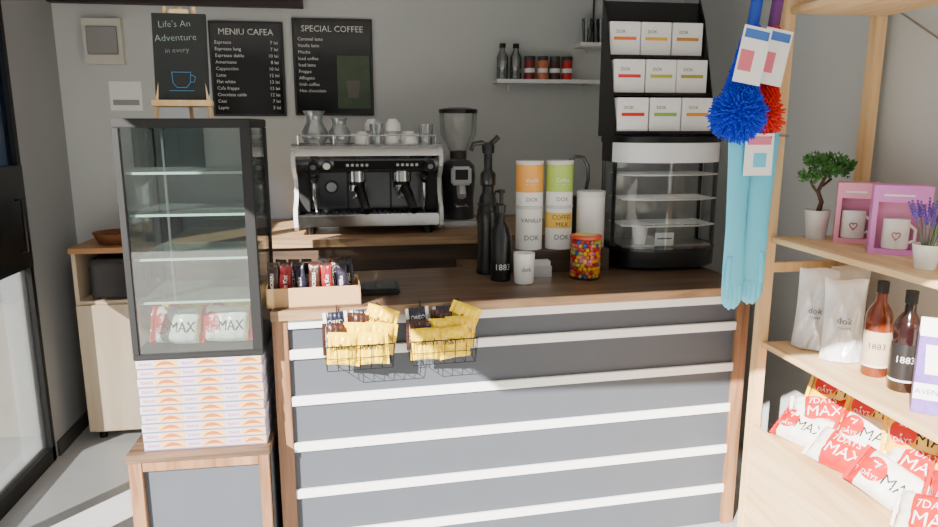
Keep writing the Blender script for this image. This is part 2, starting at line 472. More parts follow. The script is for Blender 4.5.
# ------------------------------------------------------------------ snack bag prototypes
def pil(u, v, t):
    a = max(0.0, 1 - abs(u) ** 3.2); c = max(0.0, 1 - abs(v) ** 4.0)
    return t * (a ** 0.6) * (c ** 0.55)
def bag(name, w, h, t, body_m, texts, seal=None, label="", cat="snack", group=None, wr=0.004, disc=None, seed=0):
    rnd = random.Random(seed)
    ph = [rnd.uniform(0, 6) for _ in range(6)]
    b = MB()
    def yy(x, z, sgn):
        u = x / (w / 2); v = (z - h / 2) / (h / 2)
        u = max(-1, min(1, u)); v = max(-1, min(1, v))
        k = pil(u, v, t / 2)
        s1 = math.sin(9 * u + 5 * v + ph[0]) * math.sin(6 * v - 4 * u + ph[1])
        s2 = 1 - abs(math.sin(5 * u - 7 * v + ph[2]))
        s3 = math.sin(16 * u + 3 * math.sin(4 * v + ph[3])) * abs(u) ** 2
        wv = wr * (s1 + 0.8 * s2 * s2 + 0.8 * s3) * min(1, k / (t * 0.2))
        return sgn * (k + wv)
    N, Mv = 26, 16
    for sg in (-1, 1):
        def fn(i, j):
            x = (i - 0.5) * w; z = j * h
            x2 = x * (1 - 0.05 * math.sin(math.pi * j) ** 2)
            bend = 0.02 * w * math.sin(3 * (i + ph[4]))
            return (x2, yy(x, z, sg), z + bend * math.sin(math.pi * i))
        b.grid(fn, N, Mv, body_m)
    sm = seal or body_m
    for sg in (-1, 1):
        def f2(i, j):
            return (sg * (w / 2 + i * 0.012), 0.002 * (1 if int(j * 16) % 2 else -1) * i, j * h)
        b.grid(f2, 2, 16, sm)
    def tf(x, z):
        i = x / w + 0.5
        return (x * 0.97, yy(x, z, -1) - 0.003, z + 0.02 * w * math.sin(3 * (i + ph[4])) * math.sin(math.pi * i))
    if disc:
        dx, dz, r, dm = disc
        def f3(i, j):
            a = i * 2 * math.pi; rr = r * j
            x, z = dx + rr * math.cos(a), dz + rr * math.sin(a)
            p = tf(x, z); return (p[0], p[1] + 0.001, p[2])
        b.grid(f3, 20, 4, dm)
    for (s_, size, m_, x, z) in texts:
        b.text(s_, size, m_, x, 0, z, fn=tf)
    return b.done(name, label=label, cat=cat, group=group, recalc=False)

BS = 0.250
mA = bands("croissant_bag_print_cocoa", [(0.0, (210, 18, 22)), (0.10, (246, 242, 236)), (0.90, (242, 205, 150)), (0.96, (210, 18, 22))], 0, BS, 0.16, 0.06)
mB = bands("croissant_bag_print_vanilla", [(0.0, (255, 200, 10)), (0.40, (252, 224, 110)), (0.64, (255, 196, 14)), (0.94, (210, 24, 22))], 0, BS, 0.16, 0.12)
mC = bands("croissant_bag_print_red", [(0.0, (246, 242, 234)), (0.22, (210, 20, 24)), (0.82, (255, 200, 30)), (0.95, (210, 20, 24))], 0, BS, 0.16, 0.10)
TA = [("7", 0.062, white, -0.070, 0.060), ("DAYS", 0.024, white, -0.070, 0.040), ("MAX", 0.060, ink, 0.032, 0.044)]
GP = "croissant bags piled on the bottom shelf"
protoA = bag("croissant_bag", BS, 0.146, 0.085, mA, TA, label="white and red puffed croissant bag reading 7DAYS MAX", group=GP, disc=(-0.070, 0.075, 0.044, red), seed=1, wr=0.003)
protoB = bag("croissant_bag", BS, 0.146, 0.085, mB, TA, label="yellow gold puffed croissant bag reading 7DAYS MAX", group=GP, disc=(-0.070, 0.075, 0.044, red), seed=2, wr=0.003)
protoC = bag("croissant_bag", BS, 0.146, 0.085, mC, [("7DAYS", 0.036, white, -0.005, 0.090), ("MAX", 0.062, white, 0.005, 0.034)], label="red and gold puffed croissant bag reading 7DAYS MAX", group=GP, seed=3, wr=0.003)
SH = 0.405
spec = []
L1 = [protoA, protoC, protoA, protoC]
L2 = [protoC, protoA, protoC, protoA]
L3 = [protoB, protoB, protoB, protoB]
for i in range(4):
    spec.append((L1[i], 1.660, 2.33 - 0.225 * i, SH + 0.016 + random.uniform(0, 0.01), -44 + random.uniform(-8, 8), -60 + random.uniform(-14, 14), random.uniform(-16, 16)))
for i in range(4):
    spec.append((L2[i], 1.752, 2.31 - 0.225 * i, SH + 0.082 + random.uniform(0, 0.01), -48 + random.uniform(-8, 8), -56 + random.uniform(-16, 16), random.uniform(-18, 18)))
for i in range(4):
    spec.append((L3[i], 1.835, 2.34 - 0.215 * i, SH + 0.145, -34 + random.uniform(-6, 6), -56 + random.uniform(-12, 12), random.uniform(-12, 12)))
first = set()
for (p, x, y, z, tl, yw, rl) in spec:
    r = Euler((math.radians(tl), math.radians(rl), math.radians(yw)), 'XYZ')
    if p.name not in first:
        first.add(p.name); p.location = (x, y, z); p.rotation_euler = r
    else:
        dup(p, (x, y, z), r)
for n, (x, y, tl) in enumerate([(-0.670, 2.53, -20), (-0.500, 2.53, -20), (-0.64, 2.61, -10), (-0.49, 2.62, -10), (-0.58, 2.70, -8)]):
    q = dup([protoA, protoA, protoB, protoB, protoC][n], (x, y, CZ + 0.026 + (0.02 if n > 1 else 0)), Euler((math.radians(tl), math.radians(random.uniform(-4, 4)), math.radians(random.uniform(-6, 6)))), label="puffed croissant bag on the floor of the glass display case")
    q.scale = (0.70, 0.72, 0.88); q["group"] = "croissant bags in the display case"

# ------------------------------------------------------------------ easel chalkboard
ez = thing("chalkboard_easel", "small chalkboard on a pale wooden tabletop easel on the display case", "chalkboard", (-0.580, 2.50, CZ + hh + 0.001), (0, 0, math.radians(0)))
T = Matrix.Translation((0, 0, 0.03)) @ Matrix.Rotation(math.radians(-6), 4, 'X')
b = MB(); b.box(-0.085, 0.085, 0, 0.012, 0.03, 0.31, mat("slate", (30, 34, 34), 0.8), 0.001, M=T); b.done("slate", ez)
b = MB(); b.box(-0.095, 0.095, -0.016, 0.02, 0.008, 0.028, pine, 0.001, M=T); b.done("ledge", ez)
for sx in (-1, 1):
    b = MB(); b.tube([(sx * 0.088, 0.0, 0.0), (sx * 0.045, 0.05, 0.36)], 0.007, pine); b.done("leg", ez)
b = MB(); b.tube([(0, 0.12, 0.0), (0, 0.055, 0.36)], 0.007, pine); b.done("leg", ez)
b = MB(); b.box(-0.03, 0.03, 0.035, 0.06, 0.335, 0.352, pine, 0.001); b.done("leg_brace", ez)
b = MB()
for s_, sz, z in (("Life's An", 0.030, 0.266), ("Adventure", 0.031, 0.222), ("in every", 0.024, 0.184)):
    b.text(s_, sz, chalkd, 0, -0.001, z, M=T @ Matrix.Rotation(math.radians(-3), 4, 'Y'), off=-0.0005)
b.done("lettering", ez)
b = MB()
def ring(pts, r, m, M=None): b.tube(pts, r, m, 6, M=M)
ring([(-0.03, -0.002, 0.12), (-0.027, -0.002, 0.085), (-0.015, -0.002, 0.07), (0.015, -0.002, 0.07), (0.027, -0.002, 0.085), (0.03, -0.002, 0.12), (-0.03, -0.002, 0.12)], 0.001, chalkb, T)
ring([(0.03, -0.002, 0.112), (0.045, -0.002, 0.105), (0.04, -0.002, 0.088), (0.028, -0.002, 0.088)], 0.001, chalkb, T)
ring([(-0.04, -0.002, 0.06), (0.04, -0.002, 0.06)], 0.001, chalkb, T)
b.done("cup_drawing", ez)

# ------------------------------------------------------------------ menu boards
def menu(x0, x1, z0, z1, title, rows, label, cup=False, lean=0):
    w, h = x1 - x0, z1 - z0
    o = thing("menu_board", label, "menu board", ((x0 + x1) / 2, 4.3, z0), group="menu boards on the wall")
    b = MB(); b.box(-w / 2, w / 2, -0.02, 0, 0, h, mat("board_frame", (40, 40, 42), 0.4), 0.003); b.done("frame", o)
    b = MB(); b.box(-w / 2 + 0.012, w / 2 - 0.012, -0.024, -0.02, 0.012, h - 0.012, mat("menu_black", (20, 20, 21), 0.12)); b.done("panel", o)
    b = MB(); b.text(title, 0.048, chalk, 0, -0.026, h - 0.075); b.done("title", o)
    b = MB()
    z = h - 0.125
    for l, r_ in rows:
        b.text(l, 0.026, chalk, -w / 2 + 0.03, -0.026, z, 'LEFT')
        if r_: b.text(r_, 0.026, chalk, (w / 2 - 0.03) if not cup else 0.0, -0.026, z, 'RIGHT')
        z -= 0.036
    b.done("lettering", o)
    if cup:
        b = MB()
        b.box(0.02, w / 2 - 0.02, -0.026, -0.024, 0.04, 0.34, mat("photo_green", (62, 78, 54), 0.3, var=0.6, scale=12))
        b.prism([(0.07, 0.20), (0.08, 0.10), (0.14, 0.10), (0.15, 0.20)], -0.028, -0.026, mat("photo_cup", (96, 92, 82), 0.4), 'y')
        b.done("picture", o)
    return o
menu(-0.828, -0.42, 1.70, 2.225, "MENIU CAFEA", [("Espresso", "7 lei"), ("Espresso lung", "7 lei"), ("Espresso dublu", "10 lei"), ("Americano", "8 lei"), ("Cappuccino", "10 lei"), ("Latte", "12 lei"), ("Flat white", "13 lei"), ("Cafe frappe", "13 lei"), ("Ciocolata calda", "12 lei"), ("Ceai", "7 lei"), ("Lapte", "3 lei")], "black menu board with white coffee price list on the wall")
menu(-0.37, 0.085, 1.705, 2.25, "SPECIAL COFFEE", [("Caramel latte", ""), ("Vanilla latte", ""), ("Mocha", ""), ("Iced coffee", ""), ("Iced latte", ""), ("Frappe", ""), ("Affogato", ""), ("Irish coffee", ""), ("Hot chocolate", "")], "black menu board with special coffees and a cup picture", cup=True)
b = MB(); b.box(-0.085, 0.085, -0.003, 0, 0, 0.16, paper); b.box(-0.07, 0.07, -0.0035, -0.003, 0.03, 0.06, mat("grey_print", (150, 150, 150), 0.7)); b.done("paper_notice", loc=(-1.30, 4.3, 1.73), label="white paper notice pinned to the wall", cat="notice")
b = MB(); b.box(-0.10, 0.10, -0.05, 0.001, 0, 0.24, mat("panel_cream", (205, 200, 190), 0.5), 0.0); b.box(-0.08, 0.08, -0.056, -0.05, 0.05, 0.2, mat("panel_window", (150, 150, 148), 0.2), 0.003)
b.done("fuse_box", loc=(-1.38, 4.3, 1.98), label="cream wall-mounted electrical fuse box", cat="fuse box")

# ------------------------------------------------------------------ espresso machine
em = thing("espresso_machine", "wide chrome and black two group espresso machine on the back counter", "coffee machine", (0.035, 3.58, 1.10))
em.scale = (1, 1, 0.94)
W = 0.375
for sx in (-1, 1):
    for yy in (0.06, 0.45):
        b = MB(); b.cyl(sx * 0.30, yy, 0.0, 0.05, 0.022, black); b.done("foot", em)
b = MB(); b.box(-W + 0.03, W - 0.03, 0.14, 0.50, 0.05, 0.48, blackm, 0.006); b.done("body", em)
b = MB(); b.box(-W + 0.032, W - 0.032, 0.128, 0.14, 0.13, 0.34, dchrome)
for k in range(4): b.box(-W + 0.04 + k * 0.222, -W + 0.050 + k * 0.222, 0.122, 0.128, 0.13, 0.33, black)
b.done("splash_plate", em)
b = MB()
b.prism([(0.0, 0.40), (0.02, 0.335), (0.14, 0.335), (0.14, 0.48), (0.02, 0.48)], -W + 0.02, W - 0.02, dchrome, 'x'); b.done("group_cover", em)
b = MB(); b.prism([(-0.004, 0.397), (0.0, 0.393), (0.014, 0.352), (0.010, 0.352)], -0.17, W - 0.09, black, 'x')
b.done("control_panel", em)
b = MB(); b.prism([(-0.022, 0.425), (-0.012, 0.408), (0.02, 0.405), (0.10, 0.49), (0.03, 0.486), (-0.010, 0.455)], -W + 0.0, W - 0.0, chrome, 'x'); b.done("chrome_fascia", em)
for cx in (-0.06, 0.19):
    for k in range(5):
        b = MB(); b.box(cx - 0.05 + k * 0.024, cx - 0.036 + k * 0.024, -0.008, 0.006, 0.368, 0.382, steel, 0.002, M=None); b.done("button", em)
side = [(0.0, 0.03), (-0.025, 0.05), (-0.035, 0.10), (-0.02, 0.15), (0.03, 0.175), (0.07, 0.21), (0.08, 0.25), (0.065, 0.30), (0.01, 0.335), (-0.03, 0.37), (-0.035, 0.42), (0.0, 0.465), (0.04, 0.475), (0.5, 0.47), (0.5, 0.03)]
for sx in (-1, 1):
    b = MB(); x0 = sx * W - (0.020 if sx > 0 else 0)
    b.prism(side, x0, x0 + 0.020, mat("pearl_side_panel", (215, 215, 214), 0.3), 'x')
    x1 = sx * W + (0.0015 if sx > 0 else -0.0015)
    b.prism([(0.10, 0.07), (0.10, 0.43), (0.47, 0.43), (0.47, 0.07)], min(x1, sx * W), max(x1, sx * W), black, 'x')
    b.done("side_panel", em)
for sx in (-1, 1):
    b = MB(); b.box(sx * 0.325 - 0.028, sx * 0.325 + 0.028, 0.06, 0.127, 0.12, 0.335, blackm, 0.004); b.done("side_cover", em)
b = MB(); b.box(-W + 0.022, W - 0.022, -0.03, 0.30, 0.05, 0.115, chrome, 0.006)
for k in range(26):
    x = -W + 0.055 + k * 0.0262
    b.box(x, x + 0.012, -0.015, 0.125, 0.115, 0.118, black)
b.done("drip_tray", em)
for cx in (-0.06, 0.17):
    g = MB(); g.cyl(cx, 0.06, 0.285, 0.34, 0.050, chrome, 24); g.cyl(cx, 0.06, 0.265, 0.285, 0.042, black, 24); g = g.done("group_head", em)
    b = MB(); b.cyl(cx, 0.06, 0.235, 0.266, 0.042, chrome, 24); b.tube([(cx, 0.06, 0.235), (cx, 0.06, 0.205)], 0.010, chrome)
    b.tube([(cx - 0.02, 0.06, 0.192), (cx, 0.06, 0.21), (cx + 0.02, 0.06, 0.192)], 0.008, chrome)
    b.tube([(cx, 0.03, 0.25), (cx + 0.01, -0.02, 0.245)], 0.012, chrome)
    pf = b.done("portafilter", em)
    b = MB(); b.tube([(cx + 0.01, -0.02, 0.250), (cx + 0.022, -0.06, 0.230), (cx + 0.045, -0.19, 0.150)], 0.029, black, 12, r_end=0.021); b.done("handle", pf)
for cx in (-0.27, 0.28):
    b = MB(); b.tube([(cx, 0.05, 0.335), (cx, 0.01, 0.30), (cx * 1.0, -0.01, 0.20), (cx * 0.97, 0.01, 0.13)], 0.008, chrome); b.ball((cx, 0.0, 0.30), 0.020, black); b.done("steam_wand", em)
for cx in (-0.27, 0.31):
    b = MB(); MM = Matrix.Translation((cx, -0.004, 0.375)) @ Matrix.Rotation(math.radians(105), 4, 'X')
    b.cyl(0, 0, -0.006, 0.03, 0.026, black, M=MM); b.cyl(0, 0, 0.03, 0.032, 0.014, steel, M=MM); b.done("steam_knob", em)
b = MB()
MM = Matrix.Translation((-0.205, -0.004, 0.375)) @ Matrix.Rotation(math.radians(105), 4, 'X')
b.cyl(0, 0, -0.006, 0.012, 0.022, black, M=MM); b.cyl(0, 0, 0.012, 0.014, 0.018, white, M=MM)
b.done("pressure_gauge", em)
b = MB(); MM = Matrix.Translation((-0.19, 0.122, 0.25)) @ Matrix.Rotation(math.radians(90), 4, 'X')
b.cyl(0, 0, 0, 0.01, 0.035, black, M=MM); b.cyl(0, 0, 0.01, 0.012, 0.026, steel, M=MM); b.done("badge", em)
b = MB()
pts = [(-W + 0.03, 0.05, 0.53), (W - 0.03, 0.05, 0.53), (W - 0.03, 0.48, 0.53), (-W + 0.03, 0.48, 0.53)]
b.tube(pts, 0.004, chrome, closed=True)
for p in pts + [(0, 0.05, 0.53), (-0.17, 0.05, 0.53), (0.17, 0.05, 0.53)]: b.tube([(p[0], p[1], 0.478), p], 0.004, chrome)
b.box(-W + 0.02, W - 0.02, 0.03, 0.5, 0.478, 0.484, chrome)
b.done("cup_rail", em)
TOPZ = 1.10 + 0.484 * 0.94 + 0.001
# cups on top
def cup_proto():
    c = thing("coffee_cup", "small white ceramic coffee cup upside down on the machine", "cup", (0, 0, 0), group="cups on the coffee machine")
    b = MB(); b.lathe([(0.042, 0), (0.043, 0.002), (0.040, 0.035), (0.026, 0.055), (0.022, 0.062), (0, 0.062)], ceram, seg=20); b.done("cup_body", c)
    b = MB(); b.tube([(0.038, 0, 0.015), (0.058, 0, 0.02), (0.058, 0, 0.040), (0.034, 0, 0.046)], 0.004, ceram, 6); b.done("handle", c)
    return c
cp = cup_proto()
pos = [(0.01, 3.69), (0.16, 3.70), (0.25, 3.68), (0.05, 3.80), (0.13, 3.80), (0.24, 3.80), (0.33, 3.78)]
cp.location = (pos[0][0], pos[0][1], TOPZ)
for i, (x, y) in enumerate(pos[1:]):
    dup(cp, (x, y, TOPZ), (0, 0, random.uniform(0, 6)))
dup(cp, (0.165, 3.705, TOPZ + 0.063), (0, 0, 2.0), label="small white ceramic cup stacked on another cup on the machine")
dup(cp, (0.06, 3.795, TOPZ + 0.063), (0, 0, 1.0), label="small white ceramic cup stacked on another cup on the machine")
def glassware(name, prof, loc, label, cat, m=clear, group=None):
    b = MB(); b.lathe(prof, m); return b.done(name, loc=loc, label=label, cat=cat, group=group)
jg = glass("jug_glass", (215, 222, 222), 0.2, 0.05, 0.14, (235, 235, 235))
GJ = "glass servers on the coffee machine"
glassware("glass_jug", [(0, 0), (0.05, 0), (0.066, 0.03), (0.066, 0.06), (0.04, 0.11), (0.042, 0.14), (0.058, 0.165), (0.053, 0.165), (0.038, 0.14), (0.036, 0.11), (0.062, 0.06), (0, 0.004)], (-0.23, 3.72, TOPZ), "clear glass coffee server on top of the coffee machine", "jug", jg, GJ)
glassware("glass_jug", [(0, 0), (0.045, 0), (0.058, 0.03), (0.055, 0.06), (0.034, 0.09), (0.036, 0.115), (0.045, 0.13), (0.041, 0.13), (0.03, 0.1), (0.05, 0.06), (0, 0.004)], (-0.105, 3.71, TOPZ), "smaller clear glass server on top of the coffee machine", "jug", jg, GJ)
glassware("glass_tumbler", [(0, 0), (0.032, 0), (0.040, 0.10), (0.037, 0.10), (0.029, 0.006), (0, 0.006)], (0.085, 3.68, TOPZ), "clear glass tumbler among the cups on the machine", "glass", jg)
glassware("glass_tumbler", [(0, 0), (0.032, 0), (0.040, 0.10), (0.037, 0.10), (0.029, 0.006), (0, 0.006)], (0.335, 3.68, TOPZ), "clear glass tumbler among the cups on the machine", "glass", jg)

# ------------------------------------------------------------------ grinder
gr = thing("coffee_grinder", "silver grey coffee grinder with clear bean hopper on the back counter", "coffee grinder", (0.535, 3.88, 1.099))
gm = mat("grinder_grey_metal", (70, 70, 73), 0.35, metal=0.2)
gs_ = mat("grinder_silver_trim", (205, 205, 207), 0.35, metal=0.3)
b = MB(); b.box(-0.105, 0.105, -0.12, 0.15, 0, 0.035, gs_, 0.01); b.done("base", gr)
b = MB(); b.loft([(0, 0.03, 0.035, 0.090, 0.10), (0, 0.03, 0.15, 0.085, 0.095), (0, 0.02, 0.27, 0.095, 0.11), (0, 0.02, 0.33, 0.09, 0.105), (0, 0.02, 0.36, 0.06, 0.08)], gm, seg=24)
b.done("body", gr)
b = MB(); b.box(-0.055, 0.055, -0.115, -0.07, 0.23, 0.33, gs_, 0.01); b.box(-0.035, 0.035, -0.117, -0.115, 0.26, 0.315, black); b.done("control_panel", gr)
b = MB(); b.tube([(0, -0.08, 0.22), (0, -0.12, 0.17)], 0.026, gs_); b.done("spout", gr)
b = MB(); b.tube([(-0.03, -0.06, 0.12), (-0.03, -0.14, 0.12), (0.03, -0.14, 0.12), (0.03, -0.06, 0.12)], 0.006, steel); b.done("portafilter_fork", gr)
b = MB(); b.lathe([(0.045, 0.36), (0.05, 0.41), (0.10, 0.50), (0.105, 0.62)], glass("hopper_glass", (250, 251, 250), 0.05, 0.03, 0.06, (230, 230, 225)), Matrix.Translation((0, 0.02, 0))); b.done("hopper", gr)
b = MB(); b.lathe([(0, 0.36), (0.043, 0.37), (0.047, 0.41), (0, 0.415)], mat("coffee_beans", (50, 30, 20), 0.5, var=0.5, scale=90, bump=1.0), Matrix.Translation((0, 0.02, 0))); b.done("bean_fill", gr)
b = MB(); b.lathe([(0.107, 0.615), (0.108, 0.635), (0.05, 0.645), (0, 0.645)], black, Matrix.Translation((0, 0.02, 0))); b.done("lid", gr)

# ------------------------------------------------------------------ tins
def tin(loc, top_m, word, mode, label):
    o = thing("powder_tin", label, "tin", loc, group="powder tins stacked on the riser")
    r = 0.060; h = 0.197
    b = MB()
    b.lathe([(0, 0), (r, 0), (r, h - 0.012)], paper, seg=32); b.done("can_body", o)
    b = MB(); b.lathe([(r + 0.0015, h - 0.014), (r + 0.002, h), (0, h)], mat("tin_lid", (215, 214, 210), 0.35), seg=32); b.done("lid", o)
    b = MB()
    def wrap(x, z): a = x / (r + 0.001); return ((r + 0.0012) * math.sin(a), -(r + 0.0012) * math.cos(a), z)
    if mode == 'top':
        b.lathe([(r + 0.0006, 0.06), (r + 0.0006, h - 0.016)], top_m, seg=32)
        b.text(word, 0.024, white, 0, 0, 0.105, fn=wrap); b.text("DOK", 0.026, gink, 0, 0, 0.02, fn=wrap)
        b.tube([wrap(-0.03, 0.095), wrap(0, 0.093), wrap(0.03, 0.095)], 0.001, white, 4)
    else:
        if top_m: b.lathe([(r + 0.0006, 0.095), (r + 0.0006, 0.165)], top_m, seg=32)
        ws = word.split()
        if len(ws) == 1: b.text(word, 0.026, ink, 0, 0, 0.125, fn=wrap)
        else:
            b.text(ws[0], 0.0275, ink, 0, 0, 0.136, fn=wrap); b.text(ws[1], 0.0275, ink, 0, 0, 0.104, fn=wrap)
        b.text("DOK", 0.032, gink, 0, 0, 0.045, fn=wrap)
    b.done("printed_label", o)
    return o
tin((0.742, 3.065, 1.10), None, "VANILLA", 'bot', "white powder tin reading VANILLA in black letters")
tin((0.742, 3.065, 1.298), mat("tin_orange", (246, 172, 78), 0.45), "Vanilla", 'top', "white powder tin with orange upper label stacked on another tin")
tin((0.880, 3.065, 1.10), mat("tin_yellow", (244, 200, 90), 0.45), "COFFEE MILK", 'bot', "white powder tin with yellow label reading COFFEE MILK")
tin((0.880, 3.065, 1.298), mat("tin_green", (178, 212, 100), 0.45), "Coffee", 'top', "white powder tin with green upper label stacked on another tin")

# white cylinder canister with kettle behind
kj = thing("white_canister", "plain straight white cylindrical canister on the riser", "canister", (1.030, 3.065, 1.10))
b = MB(); b.lathe([(0, 0), (0.062, 0), (0.064, 0.004), (0.064, 0.235)], white, seg=28); b.done("body", kj)
b = MB(); b.lathe([(0.0655, 0.232), (0.066, 0.254), (0.062, 0.258), (0, 0.258)], mat("canister_lid", (224, 223, 220), 0.4), seg=28); b.done("lid", kj)
gk = thing("gooseneck_kettle", "dark steel gooseneck kettle standing behind the white canister", "kettle", (1.02, 3.22, 1.10))
b = MB(); b.lathe([(0, 0), (0.06, 0), (0.062, 0.01), (0.05, 0.20), (0.045, 0.22), (0, 0.222)], mat("dark_steel", (90, 90, 92), 0.3, metal=0.8), seg=28); b.done("body", gk)
b = MB(); b.tube([(0.03, 0, 0.21), (0.045, 0, 0.30), (0.042, 0, 0.36), (0.018, 0, 0.40), (-0.02, 0, 0.405), (-0.048, 0, 0.385), (-0.058, 0, 0.34)], 0.009, mat("dark_steel", (90, 90, 92), 0.3, metal=0.8)); b.done("gooseneck", gk)

# ------------------------------------------------------------------ pump dispensers
pd = thing("pump_dispenser", "tall slim black syrup dispenser with pump head on the counter", "dispenser", (0.545, 3.02, 1.001))
b = MB(); b.lathe([(0, 0), (0.05, 0), (0.052, 0.01), (0.046, 0.03), (0.046, 0.22), (0.05, 0.24), (0.048, 0.27), (0.036, 0.34), (0.026, 0.36), (0.026, 0.40), (0, 0.40)], black, seg=20); b.done("bottle_body", pd)
b = MB(); b.lathe([(0.030, 0.39), (0.034, 0.395), (0.034, 0.44), (0.026, 0.45), (0.018, 0.46), (0.018, 0.53), (0, 0.53)], black, seg=16); b.done("collar", pd)
b = MB(); b.lathe([(0, 0.525), (0.026, 0.53), (0.028, 0.56), (0.02, 0.575), (0, 0.578)], black, seg=16)
b.tube([(0.0, 0, 0.56), (-0.03, -0.005, 0.575), (-0.065, -0.01, 0.57), (-0.078, -0.01, 0.54)], 0.011, black); b.tube([(0.0, 0, 0.56), (0.03, 0.0, 0.585), (0.045, 0.0, 0.60)], 0.012, black); b.done("pump_head", pd)
for z in (0.28, 0.31):
    b = MB(); b.tube([(0.045 * math.cos(a), 0.045 * math.sin(a), z) for a in [k * math.pi / 8 for k in range(16)]], 0.004, black, 6, True)
    b.done("trim_ring", pd)
pb = thing("syrup_pump_bottle", "black glass syrup bottle with pump and white 1883 lettering", "bottle", (0.575, 2.87, 1.001))
b = MB(); b.lathe([(0, 0), (0.042, 0), (0.044, 0.008), (0.044, 0.19), (0.036, 0.225), (0.016, 0.26), (0.015, 0.30), (0, 0.30)], black, seg=24); b.done("bottle_body", pb)
b = MB(); b.lathe([(0.019, 0.29), (0.02, 0.32), (0.008, 0.325), (0.008, 0.37), (0.016, 0.372), (0.014, 0.385), (0, 0.387)], black, seg=16); b.tube([(0, 0, 0.378), (-0.03, -0.03, 0.38), (-0.038, -0.036, 0.365)], 0.005, black); b.done("pump_head", pb)
b = MB()
def wr2(x, z): a = x / 0.0445; return (0.0450 * math.sin(a), -0.0450 * math.cos(a), z)
b.text("1883", 0.036, chalk, 0, 0, 0.05, fn=wr2); b.done("lettering", pb)

# white cup + holder
sc_ = thing("sugar_cup", "white ceramic cup with grey lettering on the counter", "cup", (0.660, 2.80, 1.001))
b = MB(); b.lathe([(0, 0), (0.038, 0), (0.042, 0.006), (0.045, 0.128), (0.042, 0.128), (0.039, 0.01), (0, 0.008)], ceram, seg=28); b.done("body", sc_)
def wr3(x, z): a = x / 0.045; return (0.0457 * math.sin(a), -0.0457 * math.cos(a), z)
b = MB(); b.text("dok", 0.028, gink, 0, 0, 0.055, fn=wr3); b.done("lettering", sc_)
nh = thing("napkin_holder", "low grey napkin holder with folded napkins behind the cup", "napkin holder", (0.760, 2.92, 1.001))
b = MB(); b.box(-0.045, 0.045, -0.03, 0.03, 0, 0.006, steel, 0.001); b.box(-0.045, 0.045, -0.032, -0.028, 0, 0.05, steel, 0.001); b.box(-0.045, 0.045, 0.028, 0.032, 0, 0.06, steel, 0.001); b.done("holder", nh)
b = MB()
for k in range(6): b.box(-0.04, 0.04, -0.024 + k * 0.008, -0.019 + k * 0.008, 0.006, 0.068 + 0.002 * (k % 2), mat("napkin_grey", (205, 203, 200), 0.8))
b.done("napkins", nh)

# candy jar
cj = thing("candy_jar", "clear jar full of coloured candies with multicoloured lid", "jar", (0.945, 2.86, 1.001))
gj = glass("jar_glass", (250, 250, 250), 0.03)
b = MB(); b.lathe([(0, 0), (0.064, 0), (0.068, 0.01), (0.068, 0.172), (0.066, 0.176)], gj, seg=28); b.done("jar_body", cj)
b = MB(); b.lathe([(0.0675, 0.174), (0.0695, 0.186), (0.05, 0.189)], mat("lid_red_orange", (210, 70, 40), 0.4), seg=28); b.lathe([(0.05, 0.189), (0.025, 0.190)], yellow, seg=28); b.lathe([(0.025, 0.190), (0, 0.190)], green, seg=28); b.done("lid", cj)
cols = [red, yellow, orange, green, mat("candy_blue", (40, 90, 190), 0.3), red, mat("candy_pink", (230, 80, 130), 0.3), yellow]
b = MB()
for lay in range(10):
    z = 0.014 + lay * 0.0165
    for rr_, nn in ((0.056, 18), (0.036, 11), (0.015, 5)):
        for k in range(nn):
            a = k / nn * 2 * math.pi + lay * 0.17 + nn
            b.ball((rr_ * math.cos(a), rr_ * math.sin(a), z), 0.0095, random.choice(cols), 8)
b.done("candies", loc=(0.945, 2.86, 1.001), label="coloured round candies filling the clear jar", cat="candies", kind="stuff")

# ------------------------------------------------------------------ candy tray, bars, terminal
ct = thing("cardboard_tray", "brown cardboard display tray holding chocolate bars", "tray", (-0.183, 2.528, 1.001), (0, 0, CR))
b = MB()
b.box(-0.168, 0.168, 0, 0.004, 0, 0.072, cardb); b.box(-0.168, 0.168, 0.15, 0.154, 0, 0.08, cardb); b.box(-0.168, -0.164, 0, 0.154, 0, 0.072, cardb); b.box(0.164, 0.168, 0, 0.154, 0, 0.072, cardb); b.box(-0.168, 0.168, 0, 0.154, 0, 0.004, cardb)
b.done("tray_body", ct)
GB = "chocolate bars in the tray"
bsn = bag("chocolate_bar", 0.13, 0.042, 0.016, brownp, [("SNICKERS", 0.018, white, 0, 0.014)], seal=brownp, label="dark brown wrapped chocolate bar standing in the cardboard tray", cat="chocolate bar", group=GB, wr=0.001, seed=5)
bred = bag("chocolate_bar", 0.13, 0.042, 0.016, mat("dark_red_wrap", (130, 22, 28), 0.35), [("Kit Kat", 0.022, white, 0, 0.014)], seal=brownp, label="dark red wrapped chocolate bar standing in the cardboard tray", cat="chocolate bar", group=GB, wr=0.001, seed=6)
bpur = bag("chocolate_bar", 0.13, 0.042, 0.016, mat("dark_purple_wrap", (30, 22, 42), 0.35), [("Milka", 0.022, white, 0, 0.014)], seal=ink, label="dark purple wrapped chocolate bar standing in the cardboard tray", cat="chocolate bar", group=GB, wr=0.001, seed=7)
bp_ = [bsn, bpur, bred, bsn, bpur, bpur]; used = set()
for i in range(12):
    p = bp_[i % 6]
    x = -0.332 + 0.0240 * i + (0.006 if i > 5 else 0); y = 2.575 + 0.055 * (i % 2)
    r = Euler((0, math.radians(-90 + random.uniform(-5, 5)), math.radians(-10 + random.uniform(-12, 12))), 'XYZ')
    lc_ = (x + 0.021, y, 1.082)
    if p not in used: used.add(p); p.location = lc_; p.rotation_euler = r
    else: dup(p, lc_, r)
pt = thing("card_terminal", "flat black cash tray and card reader on the counter", "card reader", (0.045, 2.74, 1.001))
